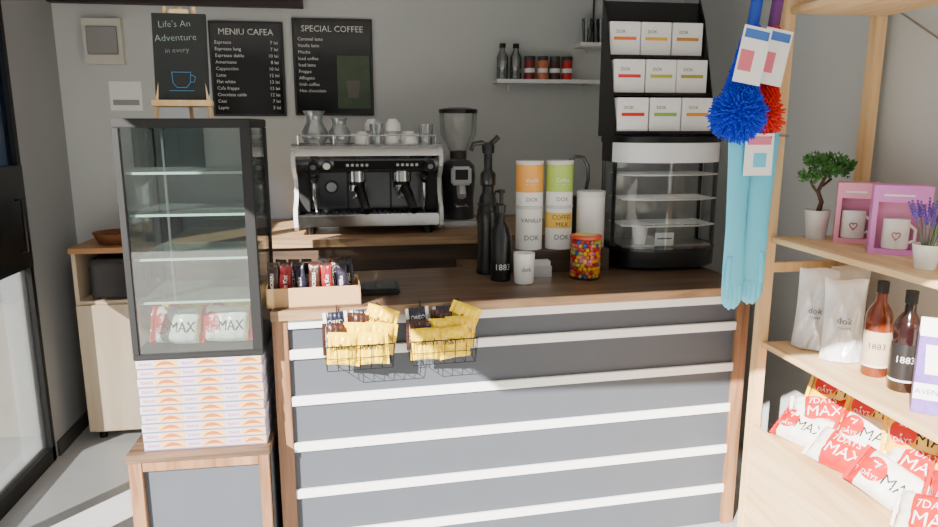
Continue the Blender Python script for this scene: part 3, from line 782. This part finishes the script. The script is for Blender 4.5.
b = MB(); b.box(-0.09, 0.09, -0.08, 0.09, 0, 0.022, black, 0.006); b.box(-0.075, 0.075, -0.065, 0.075, 0.022, 0.024, mat("dark_green_grey", (44, 52, 50), 0.3)); b.done("body", pt)
b = MB()
for i in range(3):
    for j in range(4): b.box(-0.06 + i * 0.03, -0.04 + i * 0.03, -0.055 + j * 0.02, -0.042 + j * 0.02, 0.024, 0.027, mat("key_grey", (90, 90, 90), 0.5), 0.001)
b.done("keypad", pt)

# ------------------------------------------------------------------ wire baskets
wire = mat("black_wire", (20, 20, 22), 0.4, metal=0.4)
BX = (-0.030, 0.272)
TS = math.tan(CR)
BY = 2.502
def basket(cx, w):
    o = thing("wire_basket", "black wire basket hung on the counter front full of snack packs", "basket", (cx, BY + cx * TS, 0.80), (0, 0, CR), group="wire baskets on the counter front")
    h = 0.09; d = 0.115
    b = MB()
    for z, k in ((0, 0.94), (h / 2, 0.97), (h, 1.0)):
        b.tube([(-w / 2 * k, 0, z), (-w / 2 * k, -d * k, z), (w / 2 * k, -d * k, z), (w / 2 * k, 0, z)], 0.0026 if z == h else 0.0015, wire, 6, True)
    n = 6
    for i in range(n + 1):
        x = -w / 2 + w * i / n
        b.tube([(x * 0.94, 0, 0), (x * 0.94, -d * 0.94, 0), (x, -d, h)], 0.0014, wire, 5)
        b.tube([(x * 0.94, 0, 0), (x, 0, h)], 0.0014, wire, 5)
    for i in range(3):
        for sx in (-1, 1):
            y = -d * (i + 0.5) / 3
            b.tube([(sx * w / 2 * 0.94, y * 0.94, 0), (sx * w / 2, y, h)], 0.0014, wire, 5)
    b.done("wire_frame", o)
    for sx in (-0.3, 0.3):
        b = MB()
        b.tube([(sx * w, 0, h), (sx * w, -0.008, h + 0.03), (sx * w, -0.010, 0.18), (sx * w, -0.008, 0.207), (sx * w, 0.02, 0.207)], 0.0025, wire, 6)
        b.done("hook", o)
    return o
for cx in BX: basket(cx, 0.245)
mmY = mat("yellow_wrapper", (255, 210, 0), 0.25, var=0.06, scale=20, bump=0.3, bscale=40)
GK = "candy packs in the wire baskets"
pk1 = bag("candy_pack", 0.092, 0.12, 0.036, mmY, [("m&m's", 0.032, brownp, 0, 0.062)], seal=mmY, label="yellow crumpled peanut candy pack reading m&m's in the wire basket", cat="candy pack", group=GK, wr=0.0028, seed=9)
pk2 = bag("candy_pack", 0.080, 0.12, 0.032, brownp, [("m&m's", 0.028, white, 0, 0.070)], seal=brownp, label="dark brown crumpled candy pack in the wire basket", cat="candy pack", group=GK, wr=0.0025, seed=10)
pk3 = bag("candy_pack", 0.062, 0.13, 0.026, mat("dark_blue_wrap", (26, 28, 48), 0.35), [("OREO", 0.020, white, 0, 0.09)], seal=white, label="dark blue candy pack with white lettering in the wire basket", cat="candy pack", group=GK, wr=0.002, seed=11)
used = set()
for bi, cx in enumerate(BX):
    seq = [(pk1, -0.056, -0.080, 2), (pk1, 0.054, -0.080, -3), (pk2, -0.080, -0.046, -3), (pk1, 0.0, -0.050, 4), (pk1, 0.074, -0.046, 6), (pk3, -0.078, -0.020, -6), (pk2, 0.006, -0.022, 5), (pk1, 0.066, -0.012, 20), (pk3, 0.03, -0.004, -6)]
    for i, (p, dx, dy, rz) in enumerate(seq):
        loc = (cx + dx * 0.95 + random.uniform(-0.003, 0.003), BY - 0.004 + cx * TS + dy, 0.806 + random.uniform(0, 0.006) + (0.028 if dy > -0.07 else 0) + (0.026 if dy > -0.03 else 0))
        if i == 7: loc = (loc[0], loc[1] - 0.012, loc[2] + 0.025)
        r = Euler((math.radians(random.uniform(0, 4)), math.radians(rz + random.uniform(-4, 4)), math.radians(random.uniform(-8, 8))))
        if p not in used: used.add(p); p.location = loc; p.rotation_euler = r
        else: dup(p, loc, r)

# ------------------------------------------------------------------ countertop glass display
DX = 1.385; DY = 2.955
cd = thing("countertop_display", "black and glass bow fronted countertop cake display", "display case", (DX, DY, 1.001))
def bow(w, y0, y1, bulge, n=20):
    pts = [(w, y1), (-w, y1), (-w, y0 + 0.13)]
    for k in range(n + 1):
        a = -1 + 2 * k / n
        pts.append((a * w, y0 + 0.125 - (bulge + 0.11) * (1 - abs(a) ** 2.8) ** 0.60))
    return pts + [(w, y0 + 0.13)]
w = 0.255
for sx in (-0.18, 0.18):
    for yy in (0.10, 0.24):
        b = MB(); b.cyl(sx, yy, 0, 0.02, 0.018, black); b.done("foot", cd)
BD = 0.27
b = MB(); b.prism(bow(w, 0, BD, 0.04), 0.015, 0.095, black); b.prism(bow(w + 0.004, 0, BD + 0.004, 0.044), 0.088, 0.10, mat("dark_gloss", (30, 30, 32), 0.15)); b.done("base", cd)
b = MB(); b.prism(bow(w + 0.004, 0, BD + 0.004, 0.044), 0.572, 0.598, black); b.done("top_panel", cd)
pts = bow(w, 0, BD, 0.04)[2:]
b = MB()
n = len(pts)
vs = [(x, y, 0.485) for x, y in pts] + [(x, y, 0.572) for x, y in pts]
b.raw(vs, [[k, k + 1, n + k + 1, n + k] for k in range(n - 1)], mat("silver_fascia", (236, 238, 239), 0.4), smooth=True); b.done("fascia", cd)
b = MB()
vs = [(x, y, 0.10) for x, y in pts] + [(x, y, 0.485) for x, y in pts]
b.raw(vs, [[k, k + 1, n + k + 1, n + k] for k in range(n - 1)], glass("bow_glass", (250, 252, 252), 0.05), smooth=True); b.done("front_glass", cd)
for sx in (-1, 1):
    b = MB(); b.box(sx * w - 0.003, sx * w + 0.003, 0.13, BD - 0.01, 0.10, 0.485, clear); b.done("side_glass", cd)
    b = MB(); b.box(sx * w - 0.003, sx * w + 0.003, 0.13, BD - 0.01, 0.485, 0.572, black); b.done("side_fascia", cd)
    for yy in (0.11, BD - 0.015):
        b = MB(); b.box(sx * (w - 0.010) - 0.008, sx * (w - 0.010) + 0.008, yy, yy + 0.014, 0.10, 0.485, black, 0.002); b.done("post", cd)
b = MB(); b.box(-w + 0.02, w - 0.02, BD - 0.01, BD - 0.004, 0.10, 0.572, glass("display_back_glass", (235, 238, 238), 0.08, 0.1, 0.15, (200, 202, 204))); b.done("back_glass", cd)
for z in (0.20, 0.32, 0.43):
    b = MB()
    for k in range(5): b.tube([(-w + 0.03, 0.08 + k * 0.038, z), (w - 0.03, 0.08 + k * 0.038, z)], 0.0025, white, 5)
    for sx in (-0.21, -0.07, 0.07, 0.21): b.tube([(sx, 0.055, z), (sx, BD - 0.02, z)], 0.003, white, 5)
    b.tube([(-0.225, 0.06, z), (-0.12, 0.01, z), (0.12, 0.01, z), (0.225, 0.06, z)], 0.0045, white, 5)
    b.done("wire_shelf", cd)
b = MB(); b.box(-w + 0.04, w - 0.04, 0.06, BD - 0.02, 0.10, 0.106, steel); b.done("floor_plate", cd)
b = MB(); b.lathe([(0, 0), (0.025, 0), (0.036, 0.08), (0.033, 0.08), (0.023, 0.004), (0, 0.004)], paper, seg=20); b.done("paper_cup", loc=(1.27, 3.06, 1.108), label="white paper cup inside the countertop display", cat="cup")
b = MB(); b.box(-0.045, 0.045, 0, 0.002, 0, 0.06, paper); b.box(-0.035, 0.035, -0.001, 0, 0.03, 0.036, gink); b.done("price_card", loc=(1.36, 2.99, 1.108), label="small white price card inside the countertop display", cat="price card")

# rack with boxes
rx = 1.335; ry = DY + 0.03
rk = thing("display_rack", "black stepped display rack on top of the cake display", "rack", (rx, ry, 1.600))
for k in range(3):
    b = MB(); b.box(-0.228, 0.228, k * 0.07, k * 0.07 + 0.075, 0.012 + k * 0.168, 0.018 + k * 0.168, black); b.box(-0.228, 0.228, k * 0.07 - 0.003, k * 0.07, 0.010 + k * 0.168, 0.024 + k * 0.168, black); b.done("tier", rk)
b = MB(); b.box(-0.228, 0.228, 0.215, 0.222, 0.0, 0.60, blackm); b.done("back_panel", rk)
for sx in (-1, 1):
    b = MB(); b.prism([(0.0, 0.0), (0.22, 0.0), (0.22, 0.62), (0.16, 0.52), (0.0, 0.05)], sx * 0.231 - 0.003, sx * 0.231 + 0.003, black, 'x'); b.done("side_panel", rk)
bcol = [[(220, 40, 40), (140, 180, 70), (236, 150, 50)], [(225, 60, 60), (190, 190, 60), (170, 160, 60)], [(240, 120, 50), (240, 180, 60), (200, 140, 60)]]
for r_ in range(3):
    for c_ in range(3):
        cm = mat("box_accent_%d_%d" % (r_, c_), bcol[r_][c_], 0.45)
        o = thing("tea_box", "small white carton with coloured label on the black rack", "box", (rx - 0.150 + c_ * 0.149 + random.uniform(-0.002, 0.002), ry + 0.006 + r_ * 0.07, 1.6185 + r_ * 0.168), (0, 0, math.radians(random.uniform(-1.5, 1.5))), group="small boxes on the display rack")
        b = MB(); b.box(-0.071, 0.071, 0, 0.062, 0, 0.149, paper, 0.002); b.done("carton_body", o)
        b = MB(); b.box(-0.052, 0.052, -0.0012, 0, 0.070, 0.084, cm); b.done("colour_label", o)
        b = MB(); b.text("DOK", 0.020, ink, -0.02, -0.0012, 0.10); b.done("lettering", o)

# ------------------------------------------------------------------ wall shelves
def wshelf(x0, x1, z, lab):
    o = thing("wall_shelf", lab, "shelf", ((x0 + x1) / 2, 4.3, z))
    w = (x1 - x0) / 2
    b = MB(); b.box(-w, w, -0.15, 0, -0.022, 0, white, 0.002); b.done("board", o)
    for sx in (-w * 0.7, w * 0.7):
        b = MB(); b.tube([(sx, -0.12, -0.025), (sx, -0.005, -0.025), (sx, -0.005, -0.06)], 0.004, white); b.done("bracket", o)
wshelf(0.80, 1.46, 1.915, "narrow white wall shelf holding bottles and coloured jars")
wshelf(1.30, 1.80, 2.13, "narrow white wall shelf holding glasses")
for x in (0.845, 0.925):
    o = thing("glass_bottle", "clear glass bottle with dark cap on the wall shelf", "bottle", (x, 4.22, 1.916), group="clear bottles on the wall shelf")
    b = MB(); b.lathe([(0, 0), (0.032, 0), (0.034, 0.01), (0.034, 0.13), (0.016, 0.165), (0.016, 0.19)], glass("bottle_glass", (170, 178, 174), 0.25)); b.done("bottle_body", o)
    b = MB(); b.lathe([(0.018, 0.18), (0.018, 0.205), (0, 0.206)], blackm); b.done("cap", o)
for i, (x, m_) in enumerate([(1.01, mat("jar_dark_red", (130, 30, 28), 0.4)), (1.09, mat("jar_tan", (210, 120, 80), 0.4)), (1.165, mat("jar_dark", (60, 30, 32), 0.4)), (1.24, mat("jar_red", (200, 35, 34), 0.4))]):
    o = thing("spice_jar", "small coloured jar with dark lid on the wall shelf", "jar", (x, 4.22, 1.916), group="coloured jars on the wall shelf")
    b = MB(); b.lathe([(0, 0), (0.032, 0), (0.032, 0.11), (0, 0.11)], m_); b.done("jar_body", o)
    b = MB(); b.lathe([(0.033, 0.11), (0.033, 0.135), (0, 0.136)], mat("jar_lid", (60, 58, 56), 0.4)); b.done("lid", o)
    b = MB(); b.lathe([(0.0325, 0.04), (0.0325, 0.065)], paper); b.done("sticker", o)
for x in (1.36, 1.45, 1.54):
    glassware("drinking_glass", [(0, 0), (0.026, 0), (0.036, 0.14), (0.033, 0.14), (0.023, 0.006), (0, 0.006)], (x, 4.22, 2.131), "clear drinking glass on the wall shelf", "glass", glass("bottle_glass", (170, 178, 174), 0.25), "glasses on the wall shelf")
b = MB(); b.tube([(1.42, 4.292, 2.5), (1.42, 4.292, 2.3), (1.425, 4.292, 2.14)], 0.006, black, 8); b.done("power_cable", loc=(0, 0, 0), label="black electrical cable running down the wall", cat="cable")

# ------------------------------------------------------------------ pine shelving unit
su = thing("pine_shelving_unit", "open untreated pine shelving unit along the side wall", "shelving unit", (1.568, 2.50, 0))
YN = -1.02
def post(x, y):
    b = MB(); b.box(x - 0.022, x + 0.022, y - 0.022, y + 0.022, FZ, 2.45, pine, 0.003); b.done("post", su)
for x in (0.0, 0.375):
    for y in (0.0, YN): post(x, y)
for z in (0.12, 1.10, 2.08):
    for y in (0.0, YN):
        b = MB(); b.box(0.022, 0.353, y - 0.012, y + 0.012, z - 0.02, z + 0.02, pine, 0.002); b.done("crossbar", su)
for z in (0.405, 0.80, 1.225, 2.07):
    b = MB(); b.box(-0.004, 0.38, YN + 0.024, -0.024, z - 0.022, z, pineh, 0.002); b.done("shelf_board", su)
b = MB(); b.box(-0.022, -0.004, YN + 0.024, -0.024, -0.05, 0.455, pineh, 0.002); b.done("front_board", su)
b = MB(); b.tube([(0.40, YN, 1.5), (0.40, 0.0, 2.1)], 0.004, steel); b.done("cross_brace", su)

# bonsai
bz_ = thing("potted_bonsai", "artificial green bonsai in a white pot on the pine shelf", "plant", (1.70, 2.405, 1.2255))
b = MB(); b.lathe([(0, 0), (0.034, 0), (0.044, 0.10), (0.046, 0.11), (0.040, 0.11), (0.038, 0.095), (0, 0.095)], mat("pale_grey_pot", (214, 212, 206), 0.5), seg=24); b.done("pot", bz_)
b = MB(); b.tube([(0, 0, 0.09), (0.012, 0, 0.14), (-0.006, 0, 0.18), (0.012, 0, 0.22), (0.03, 0, 0.26)], 0.010, mat("bark", (84, 60, 42), 0.9, bump=0.6), r_end=0.005)
b.tube([(-0.002, 0, 0.17), (-0.03, 0, 0.20), (-0.04, 0, 0.22)], 0.005, MC["bark"]); b.tube([(0.01, 0, 0.2), (0.05, 0.01, 0.225)], 0.005, MC["bark"]); b.done("trunk", bz_)
fol = mat("bonsai_green", (58, 108, 44), 0.7, var=0.4, scale=60)
b = MB()
for (cx, cy, cz, rr) in [(-0.045, 0, 0.235, 0.042), (0.0, 0, 0.275, 0.048), (0.045, 0.0, 0.295, 0.048), (0.075, 0.01, 0.255, 0.048), (-0.02, 0.01, 0.295, 0.04), (0.03, -0.01, 0.255, 0.035), (0.10, 0, 0.275, 0.032)]:
    for k in range(150):
        v = Vector((random.gauss(0, 1), random.gauss(0, 1), random.gauss(0, 0.6))).normalized() * rr * random.uniform(0.4, 1.0)
        v.z *= 0.7
        p = Vector((cx, cy, cz)) + v
        dd = (v.normalized() + Vector((0, 0, 0.7))).normalized() * 0.014
        q = dd.cross(Vector((random.random(), random.random(), 0.3))).normalized() * 0.0055
        b.raw([p - q, p + q, p + dd], [[0, 1, 2]], fol)
b.done("foliage", bz_)

# gift boxes with mugs
def gift(loc, m_, rot, label, w=0.075, wh=0.22):
    o = thing("mug_gift_box", label, "gift box", loc, rot, group="pink mug gift boxes on the pine shelf")
    d = 0.10
    b = MB()
    fw = w - 0.016; z0, z1 = 0.018, wh - 0.055
    b.box(-w, w, 0.045, d, 0, wh, m_, 0.001)
    b.box(-w, -fw, 0, 0.045, 0, wh, m_); b.box(fw, w, 0, 0.045, 0, wh, m_)
    b.box(-fw, fw, 0, 0.045, 0, z0, m_); b.box(-fw, fw, 0, 0.045, z1, wh, m_)
    b.box(-fw, fw, 0.0435, 0.0445, z0, z1, mat("box_inside", (226, 150, 184), 0.7))
    b.done("carton_body", o)
    b = MB(); b.lathe([(0, 0), (0.036, 0), (0.040, 0.004), (0.040, 0.10), (0.037, 0.10), (0.036, 0.006), (0, 0.006)], ceram, Matrix.Translation((-0.008, 0.022, z0 + 0.001)) @ Matrix.Diagonal((1, 0.5, 1, 1)), seg=24)
    b.tube([(0.030, 0.022, 0.04), (0.048, 0.022, 0.05), (0.048, 0.022, 0.085), (0.030, 0.022, 0.10)], 0.005, ceram); b.done("mug", o)
    b = MB(); b.tube([(-0.008 + 0.012 * math.sin(t) ** 3, 0.0, 0.065 + 0.0009 * (13 * math.cos(t) - 5 * math.cos(2 * t) - 2 * math.cos(3 * t) - math.cos(4 * t))) for t in [k * math.pi / 10 for k in range(20)]], 0.0014, mat("mug_print", (176, 60, 90), 0.5), 5, True); b.done("heart_drawing", o)
    b = MB(); b.prism([(-fw * 0.8, wh - 0.035), (fw * 0.5, wh - 0.035), (fw * 0.5, wh - 0.029), (-fw * 0.8, wh - 0.029)], -0.0008, 0.0, white, 'y'); b.done("printed_line", o)
    return o
gift((1.765, 2.275, 1.2255), pink, (0, 0, math.radians(-34)), "pink gift box with a white mug in its window", 0.068)
gift((1.748, 2.045, 1.2255), lilac, (0, 0, math.radians(-34)), "larger purple pink gift box with a white mug in its window", 0.084, 0.23)

# lavender
lv = thing("potted_lavender", "small lavender plant in a white pot on the pine shelf", "plant", (1.668, 1.835, 1.2255))
b = MB(); b.lathe([(0, 0), (0.028, 0), (0.04, 0.075), (0.036, 0.075), (0, 0.06)], ceram, seg=24); b.done("pot", lv)
st = MB(); fl = MB(); gs = mat("lavender_stem", (92, 120, 84), 0.7); lf = mat("lavender_flower", (104, 72, 166), 0.7, var=0.2)
for k in range(26):
    a = random.uniform(0, 6.28); rr = random.uniform(0.01, 0.09); hh_ = random.uniform(0.14, 0.21)
    tip = Vector((rr * math.cos(a), rr * math.sin(a), hh_))
    st.tube([(0.2 * tip.x, 0.2 * tip.y, 0.06), (0.6 * tip.x, 0.6 * tip.y, 0.06 + (hh_ - 0.06) * 0.6), tip], 0.0012, gs, 4)
    for j in range(5):
        p = Vector((0.6 * tip.x, 0.6 * tip.y, 0.06 + (hh_ - 0.06) * 0.6)).lerp(tip, 0.4 + j * 0.17)
        fl.ball(p, 0.0062 - 0.0006 * j, lf, 6)
st.done("stems", lv); fl.done("flowers", lv)

# coffee bags (stand-up white)
pouch_m = mat("silvery_white_foil", (232, 232, 233), 0.3, metal=0.15, var=0.04)
def cbag(loc, rz, h=0.325, sd=1):
    o = thing("coffee_bag", "silvery white stand-up coffee bag on the pine shelf", "bag", loc, (math.radians(-3), math.radians(random.uniform(-3, 3)), math.radians(rz)), group="white coffee bags on the pine shelf")
    w = 0.070
    rn = random.Random(sd); ph = [rn.uniform(0, 6) for _ in range(4)]
    def ff(sg):
        def fn(i, j):
            u = i * 2 - 1
            t = 0.042 * (1 - abs(u) ** 3) * (1 - j) ** 0.45 * (1 if j < 0.99 else 0.02) + 0.003
            cr = (0.008 * (1 - abs(math.sin(4 * u + 6 * j + ph[0]))) ** 2 + 0.004 * math.sin(8 * u - 9 * j + ph[1]) + 0.008 * (1 - abs(math.sin(3 * u - 8 * j + ph[2]))) ** 3) * (1 - abs(u) ** 4) * min(1, 3 * (1 - j))
            return (u * w * (1 - 0.08 * math.sin(j * math.pi)), sg * (t + cr) + 0.006 * math.sin(4 * j + ph[1]) * j, j * h + 0.005 * math.sin(3 * u + ph[0]) * j)
        return fn
    b = MB(); b.grid(ff(-1), 24, 30, pouch_m); b.grid(ff(1), 24, 30, pouch_m); b.done("pouch", o, recalc=False)
    b = MB()
    f_ = ff(-1)
    def tf(x, z):
        p = f_(x / w / 2 + 0.5, z / h); return (x, p[1] - 0.003, z)
    b.text("dok", 0.032, gink, 0, 0, 0.14, fn=tf); b.text("COFFEE", 0.012, gink, 0, 0, 0.12, fn=tf); b.done("lettering", o)
cbag((1.710, 2.385, 0.801), -34, 0.31, 1); cbag((1.728, 2.235, 0.801), -30, 0.30, 2); cbag((1.86, 2.40, 0.801), -25, 0.31, 3)
# syrup bottles
def sbottle(loc, m_, lm, txt, label):
    o = thing("syrup_bottle", label, "bottle", loc, (0, 0, math.radians(-38)), group="syrup bottles on the pine shelf")
    r = 0.042
    b = MB(); b.lathe([(0, 0), (r - 0.003, 0), (r, 0.006), (r, 0.21), (r - 0.008, 0.235), (0.017, 0.262), (0.0155, 0.305), (0, 0.305)], m_, seg=28); b.done("bottle_body", o)
    b = MB(); b.lathe([(0.018, 0.29), (0.0185, 0.33), (0, 0.331)], blackm); b.done("cap", o)
    b = MB(); b.lathe([(r + 0.0008, 0.035), (r + 0.0008, 0.16)], lm, seg=28); b.lathe([(r + 0.0012, 0.035), (r + 0.0012, 0.042)], chalk, seg=28); b.done("printed_label", o)
    def wf(x, z): a = x / (r + 0.001); return ((r + 0.0016) * math.sin(a), -(r + 0.0016) * math.cos(a), z)
    b = MB(); b.text(txt, 0.030, ink if lm.name.startswith("cream") else chalk, 0, 0, 0.100, fn=wf); b.done("lettering", o)
amber = mat("amber_syrup", (110, 46, 20), 0.12, coat=0.6); dk = mat("dark_syrup", (34, 14, 12), 0.12, coat=0.6)
bl = mat("black_label", (30, 26, 26), 0.4); crl = mat("cream_label", (200, 176, 146), 0.5)
sbottle((1.738, 2.075, 0.801), amber, crl, "1883", "amber brown syrup bottle with cream label and black cap")
sbottle((1.728, 1.935, 0.801), dk, bl, "1883", "dark red syrup bottle with black label and black cap")
# oat milk carton
oc = thing("oat_drink_carton", "purple patterned oat drink carton reading AVENA on the shelf", "carton", (1.668, 1.76, 0.801), (0, 0, math.radians(-38)))
pm = mat("purple_pattern", (128, 92, 184), 0.5, var=0.45, scale=45)
b = MB(); b.box(-0.042, 0.042, -0.03, 0.03, 0, 0.24, pm, 0.001); b.prism([(-0.03, 0.24), (0.03, 0.24), (0.004, 0.275), (0.004, 0.29), (-0.004, 0.29), (-0.004, 0.275)], -0.042, 0.042, paper, 'x'); b.done("carton_body", oc)
b = MB(); b.box(-0.042, 0.042, -0.0309, -0.030, 0.045, 0.095, paper); b.done("name_panel", oc)
b = MB()
b.prism([(-0.024, 0.215), (-0.019, 0.125), (0.014, 0.125), (0.019, 0.215)], -0.0318, -0.0302, paper, 'y')
b.tube([(0.016, -0.032, 0.19), (0.034, -0.032, 0.182), (0.030, -0.032, 0.150), (0.015, -0.032, 0.147)], 0.0028, paper, 6)
b.done("cup_drawing", oc)
b = MB(); b.text("AVENA", 0.024, purple, 0, -0.0314, 0.062); b.done("lettering", oc)

# ------------------------------------------------------------------ dusters and gloves
hk = thing("hook_rail", "thin metal hook arms fixed to the pine post", "hook", (1.568, 2.47, 0))
b = MB()
b.tube([(0.0, 0.008, 2.19), (0.0, -0.03, 2.19), (-0.06, -0.05, 2.19), (-0.22, -0.05, 2.19)], 0.004, steel); b.done("hook", hk)
b = MB(); b.tube([(0.0, 0.008, 1.612), (0.0, -0.04, 1.612), (-0.08, -0.065, 1.612), (-0.24, -0.07, 1.612)], 0.004, steel); b.done("hook", hk)
def duster(loc, c_m, h_m, tilt, label, L=0.30, R=0.075, cy=-0.03):
    o = thing("microfibre_duster", label, "duster", loc, (0, math.radians(tilt), 0), group="microfibre dusters hanging on the post")
    b = MB()
    for k in range(760):
        z = 1 - 2 * (k + 0.5) / 760; a = k * 2.39996
        rr = math.sqrt(1 - z * z); n = Vector((rr * math.cos(a), rr * math.sin(a), z))
        c = Vector((0, 0, -L)); p0 = c + n * R * 0.62
        bend = Vector((random.uniform(-1, 1), random.uniform(-1, 1), random.uniform(-1.3, 0.3))) * 0.014
        b.tube([p0, p0 + n * R * 0.2 + bend * 0.4, p0 + n * R * 0.42 + bend], 0.0050, c_m, 5, r_end=0.0026)
    for k in range(620):
        f = (k + 0.5) / 620
        zz = -0.15 - (L - 0.20) * f; a = k * 2.39996
        n = Vector((math.cos(a), math.sin(a), -0.5)).normalized(); r0 = 0.016 + 0.012 * f
        p0 = Vector((r0 * math.cos(a), r0 * math.sin(a), zz)); ln = 0.008 + 0.038 * f + random.uniform(-0.004, 0.006)
        b.tube([p0, p0 + n * ln * 0.6, p0 + n * ln + Vector((0, 0, -0.006))], 0.0048, c_m, 5, r_end=0.0028)
    b.ball((0, 0, -L), R * 0.72, c_m, 14, sc=(1, 1, 1.05)); b.done("duster_head", o)
    b = MB(); b.lathe([(0.006, 0), (0.018, -0.01), (0.020, -0.06), (0.020, -0.14), (0.02, -L + R * 0.7)], h_m, seg=14); b.lathe([(0, 0), (0.006, 0)], h_m, seg=14)
    b.tube([(0, 0, 0), (-0.01, 0, 0.02), (0, 0, 0.045), (0.01, 0, 0.02), (0, 0, 0)], 0.003, h_m, 6); b.done("handle", o)
    R4 = Matrix.Rotation(math.radians(4), 4, 'Y')
    b = MB(); b.box(-0.052, 0.052, cy - 0.002, cy, -0.36, -0.17, paper, M=R4); b.box(-0.045, 0.045, cy - 0.003, cy - 0.002, -0.21, -0.18, mat("duster_print_blue", (60, 110, 190), 0.5), M=R4); b.box(-0.045, 0.005, cy - 0.003, cy - 0.002, -0.32, -0.25, mat("duster_print_pink", (220, 110, 130), 0.5), M=R4); b.done("header_card", o)
dblue = mat("duster_blue", (18, 58, 215), 0.85, var=0.2, scale=60); dred = mat("duster_red", (224, 38, 24), 0.85, var=0.2, scale=60)
duster((1.385, 2.385, 2.145), dblue, mat("handle_blue", (24, 66, 170), 0.6), 6, "bright blue microfibre ball duster with white header card", 0.455, 0.094, -0.062)
duster((1.490, 2.430, 2.145), dred, mat("handle_purple", (110, 50, 120), 0.6), 6, "red microfibre duster hanging behind the blue one", 0.465, 0.080, -0.066)
# gloves
aqua = mat("aqua_rubber", (96, 200, 230), 0.5, var=0.04, scale=12)
def glove(loc, rz, mir):
    o = thing("rubber_glove", "light aqua blue long rubber glove hanging fingers down", "glove", loc, (0, math.radians(mir * 1.0), math.radians(rz)), group="pair of rubber gloves on the post")
    b = MB()
    b.loft([(0, 0, 0.012, 0.048, 0.008), (0, 0, -0.01, 0.051, 0.009), (0.001, 0, -0.10, 0.048, 0.010), (0, 0, -0.22, 0.044, 0.010), (0, 0, -0.33, 0.042, 0.010), (0, 0, -0.40, 0.044, 0.010), (0, 0, -0.50, 0.046, 0.011), (0, 0, -0.56, 0.046, 0.011), (0, 0, -0.59, 0.044, 0.011), (0, 0, -0.61, 0.039, 0.010), (0, 0, -0.625, 0.028, 0.008), (0, 0, -0.631, 0.014, 0.004)], aqua, seg=24)
    for x, ln in ((-0.028, -0.012), (-0.0105, 0.010), (0.0105, 0.009), (0.028, -0.014)):
        b.loft([(x, 0, -0.54, 0.0130, 0.0125), (x, -0.001, -0.58, 0.0130, 0.0125), (x * 0.98, -0.001, -0.605 - ln * 0.8, 0.0118, 0.0112), (x * 0.97, -0.001, -0.618 - ln, 0.0088, 0.0085), (x * 0.97, -0.001, -0.626 - ln, 0.003, 0.003)], aqua, seg=14)
    b.loft([(mir * 0.022, -0.006, -0.43, 0.012, 0.007), (mir * 0.028, -0.009, -0.47, 0.013, 0.009), (mir * 0.029, -0.010, -0.52, 0.012, 0.008), (mir * 0.029, -0.010, -0.545, 0.008, 0.006), (mir * 0.029, -0.010, -0.552, 0.002, 0.002)], aqua, seg=14)
    b.tube([(0.050 * math.cos(k * math.pi / 12), 0.010 * math.sin(k * math.pi / 12), 0.012) for k in range(24)], 0.003, aqua, 6, True)
    b.done("glove_body", o)
glove((1.358, 2.39, 1.60), 6, -1); glove((1.470, 2.415, 1.61), -8, 1)
gcd = thing("glove_header_card", "white printed header card clipped over the rubber gloves", "label card", (1.42, 2.368, 1.47))
b = MB(); b.box(-0.055, 0.055, 0, 0.002, 0, 0.15, paper); b.box(-0.045, 0.045, -0.001, 0, 0.11, 0.14, mat("card_pink", (222, 120, 150), 0.5)); b.box(-0.02, 0.03, -0.001, 0, 0.03, 0.08, aqua)
b.tube([(0, 0, 0.148), (0, 0.02, 0.15), (0, 0.032, 0.142)], 0.002, steel, 5); b.done("card", gcd)

# ------------------------------------------------------------------ light
sun = D.lights.new("sun", 'SUN'); sun.energy = 26.0; sun.angle = math.radians(0.4); sun.color = (1.0, 0.96, 0.89)
so = D.objects.new("sun", sun); COL.objects.link(so)
az, el = math.radians(40), math.radians(28)
dv = Vector((math.sin(az) * math.cos(el), math.cos(az) * math.cos(el), -math.sin(el)))
so.rotation_euler = dv.to_track_quat('-Z', 'Y').to_euler()
wd = D.worlds.new("sky"); bpy.context.scene.world = wd; wd.use_nodes = True
bg = wd.node_tree.nodes["Background"]; bg.inputs[0].default_value = (0.90, 0.95, 1.0, 1); bg.inputs[1].default_value = 0.7

cam = D.cameras.new("camera"); cam.sensor_width = 36; cam.lens = 700 / 938 * 36; cam.clip_start = 0.05
co = D.objects.new("camera", cam); COL.objects.link(co)
co.location = (0, 0, 1.65); co.rotation_euler = (math.radians(90 - 11.19), 0, math.radians(-8.68))
bpy.context.scene.camera = co
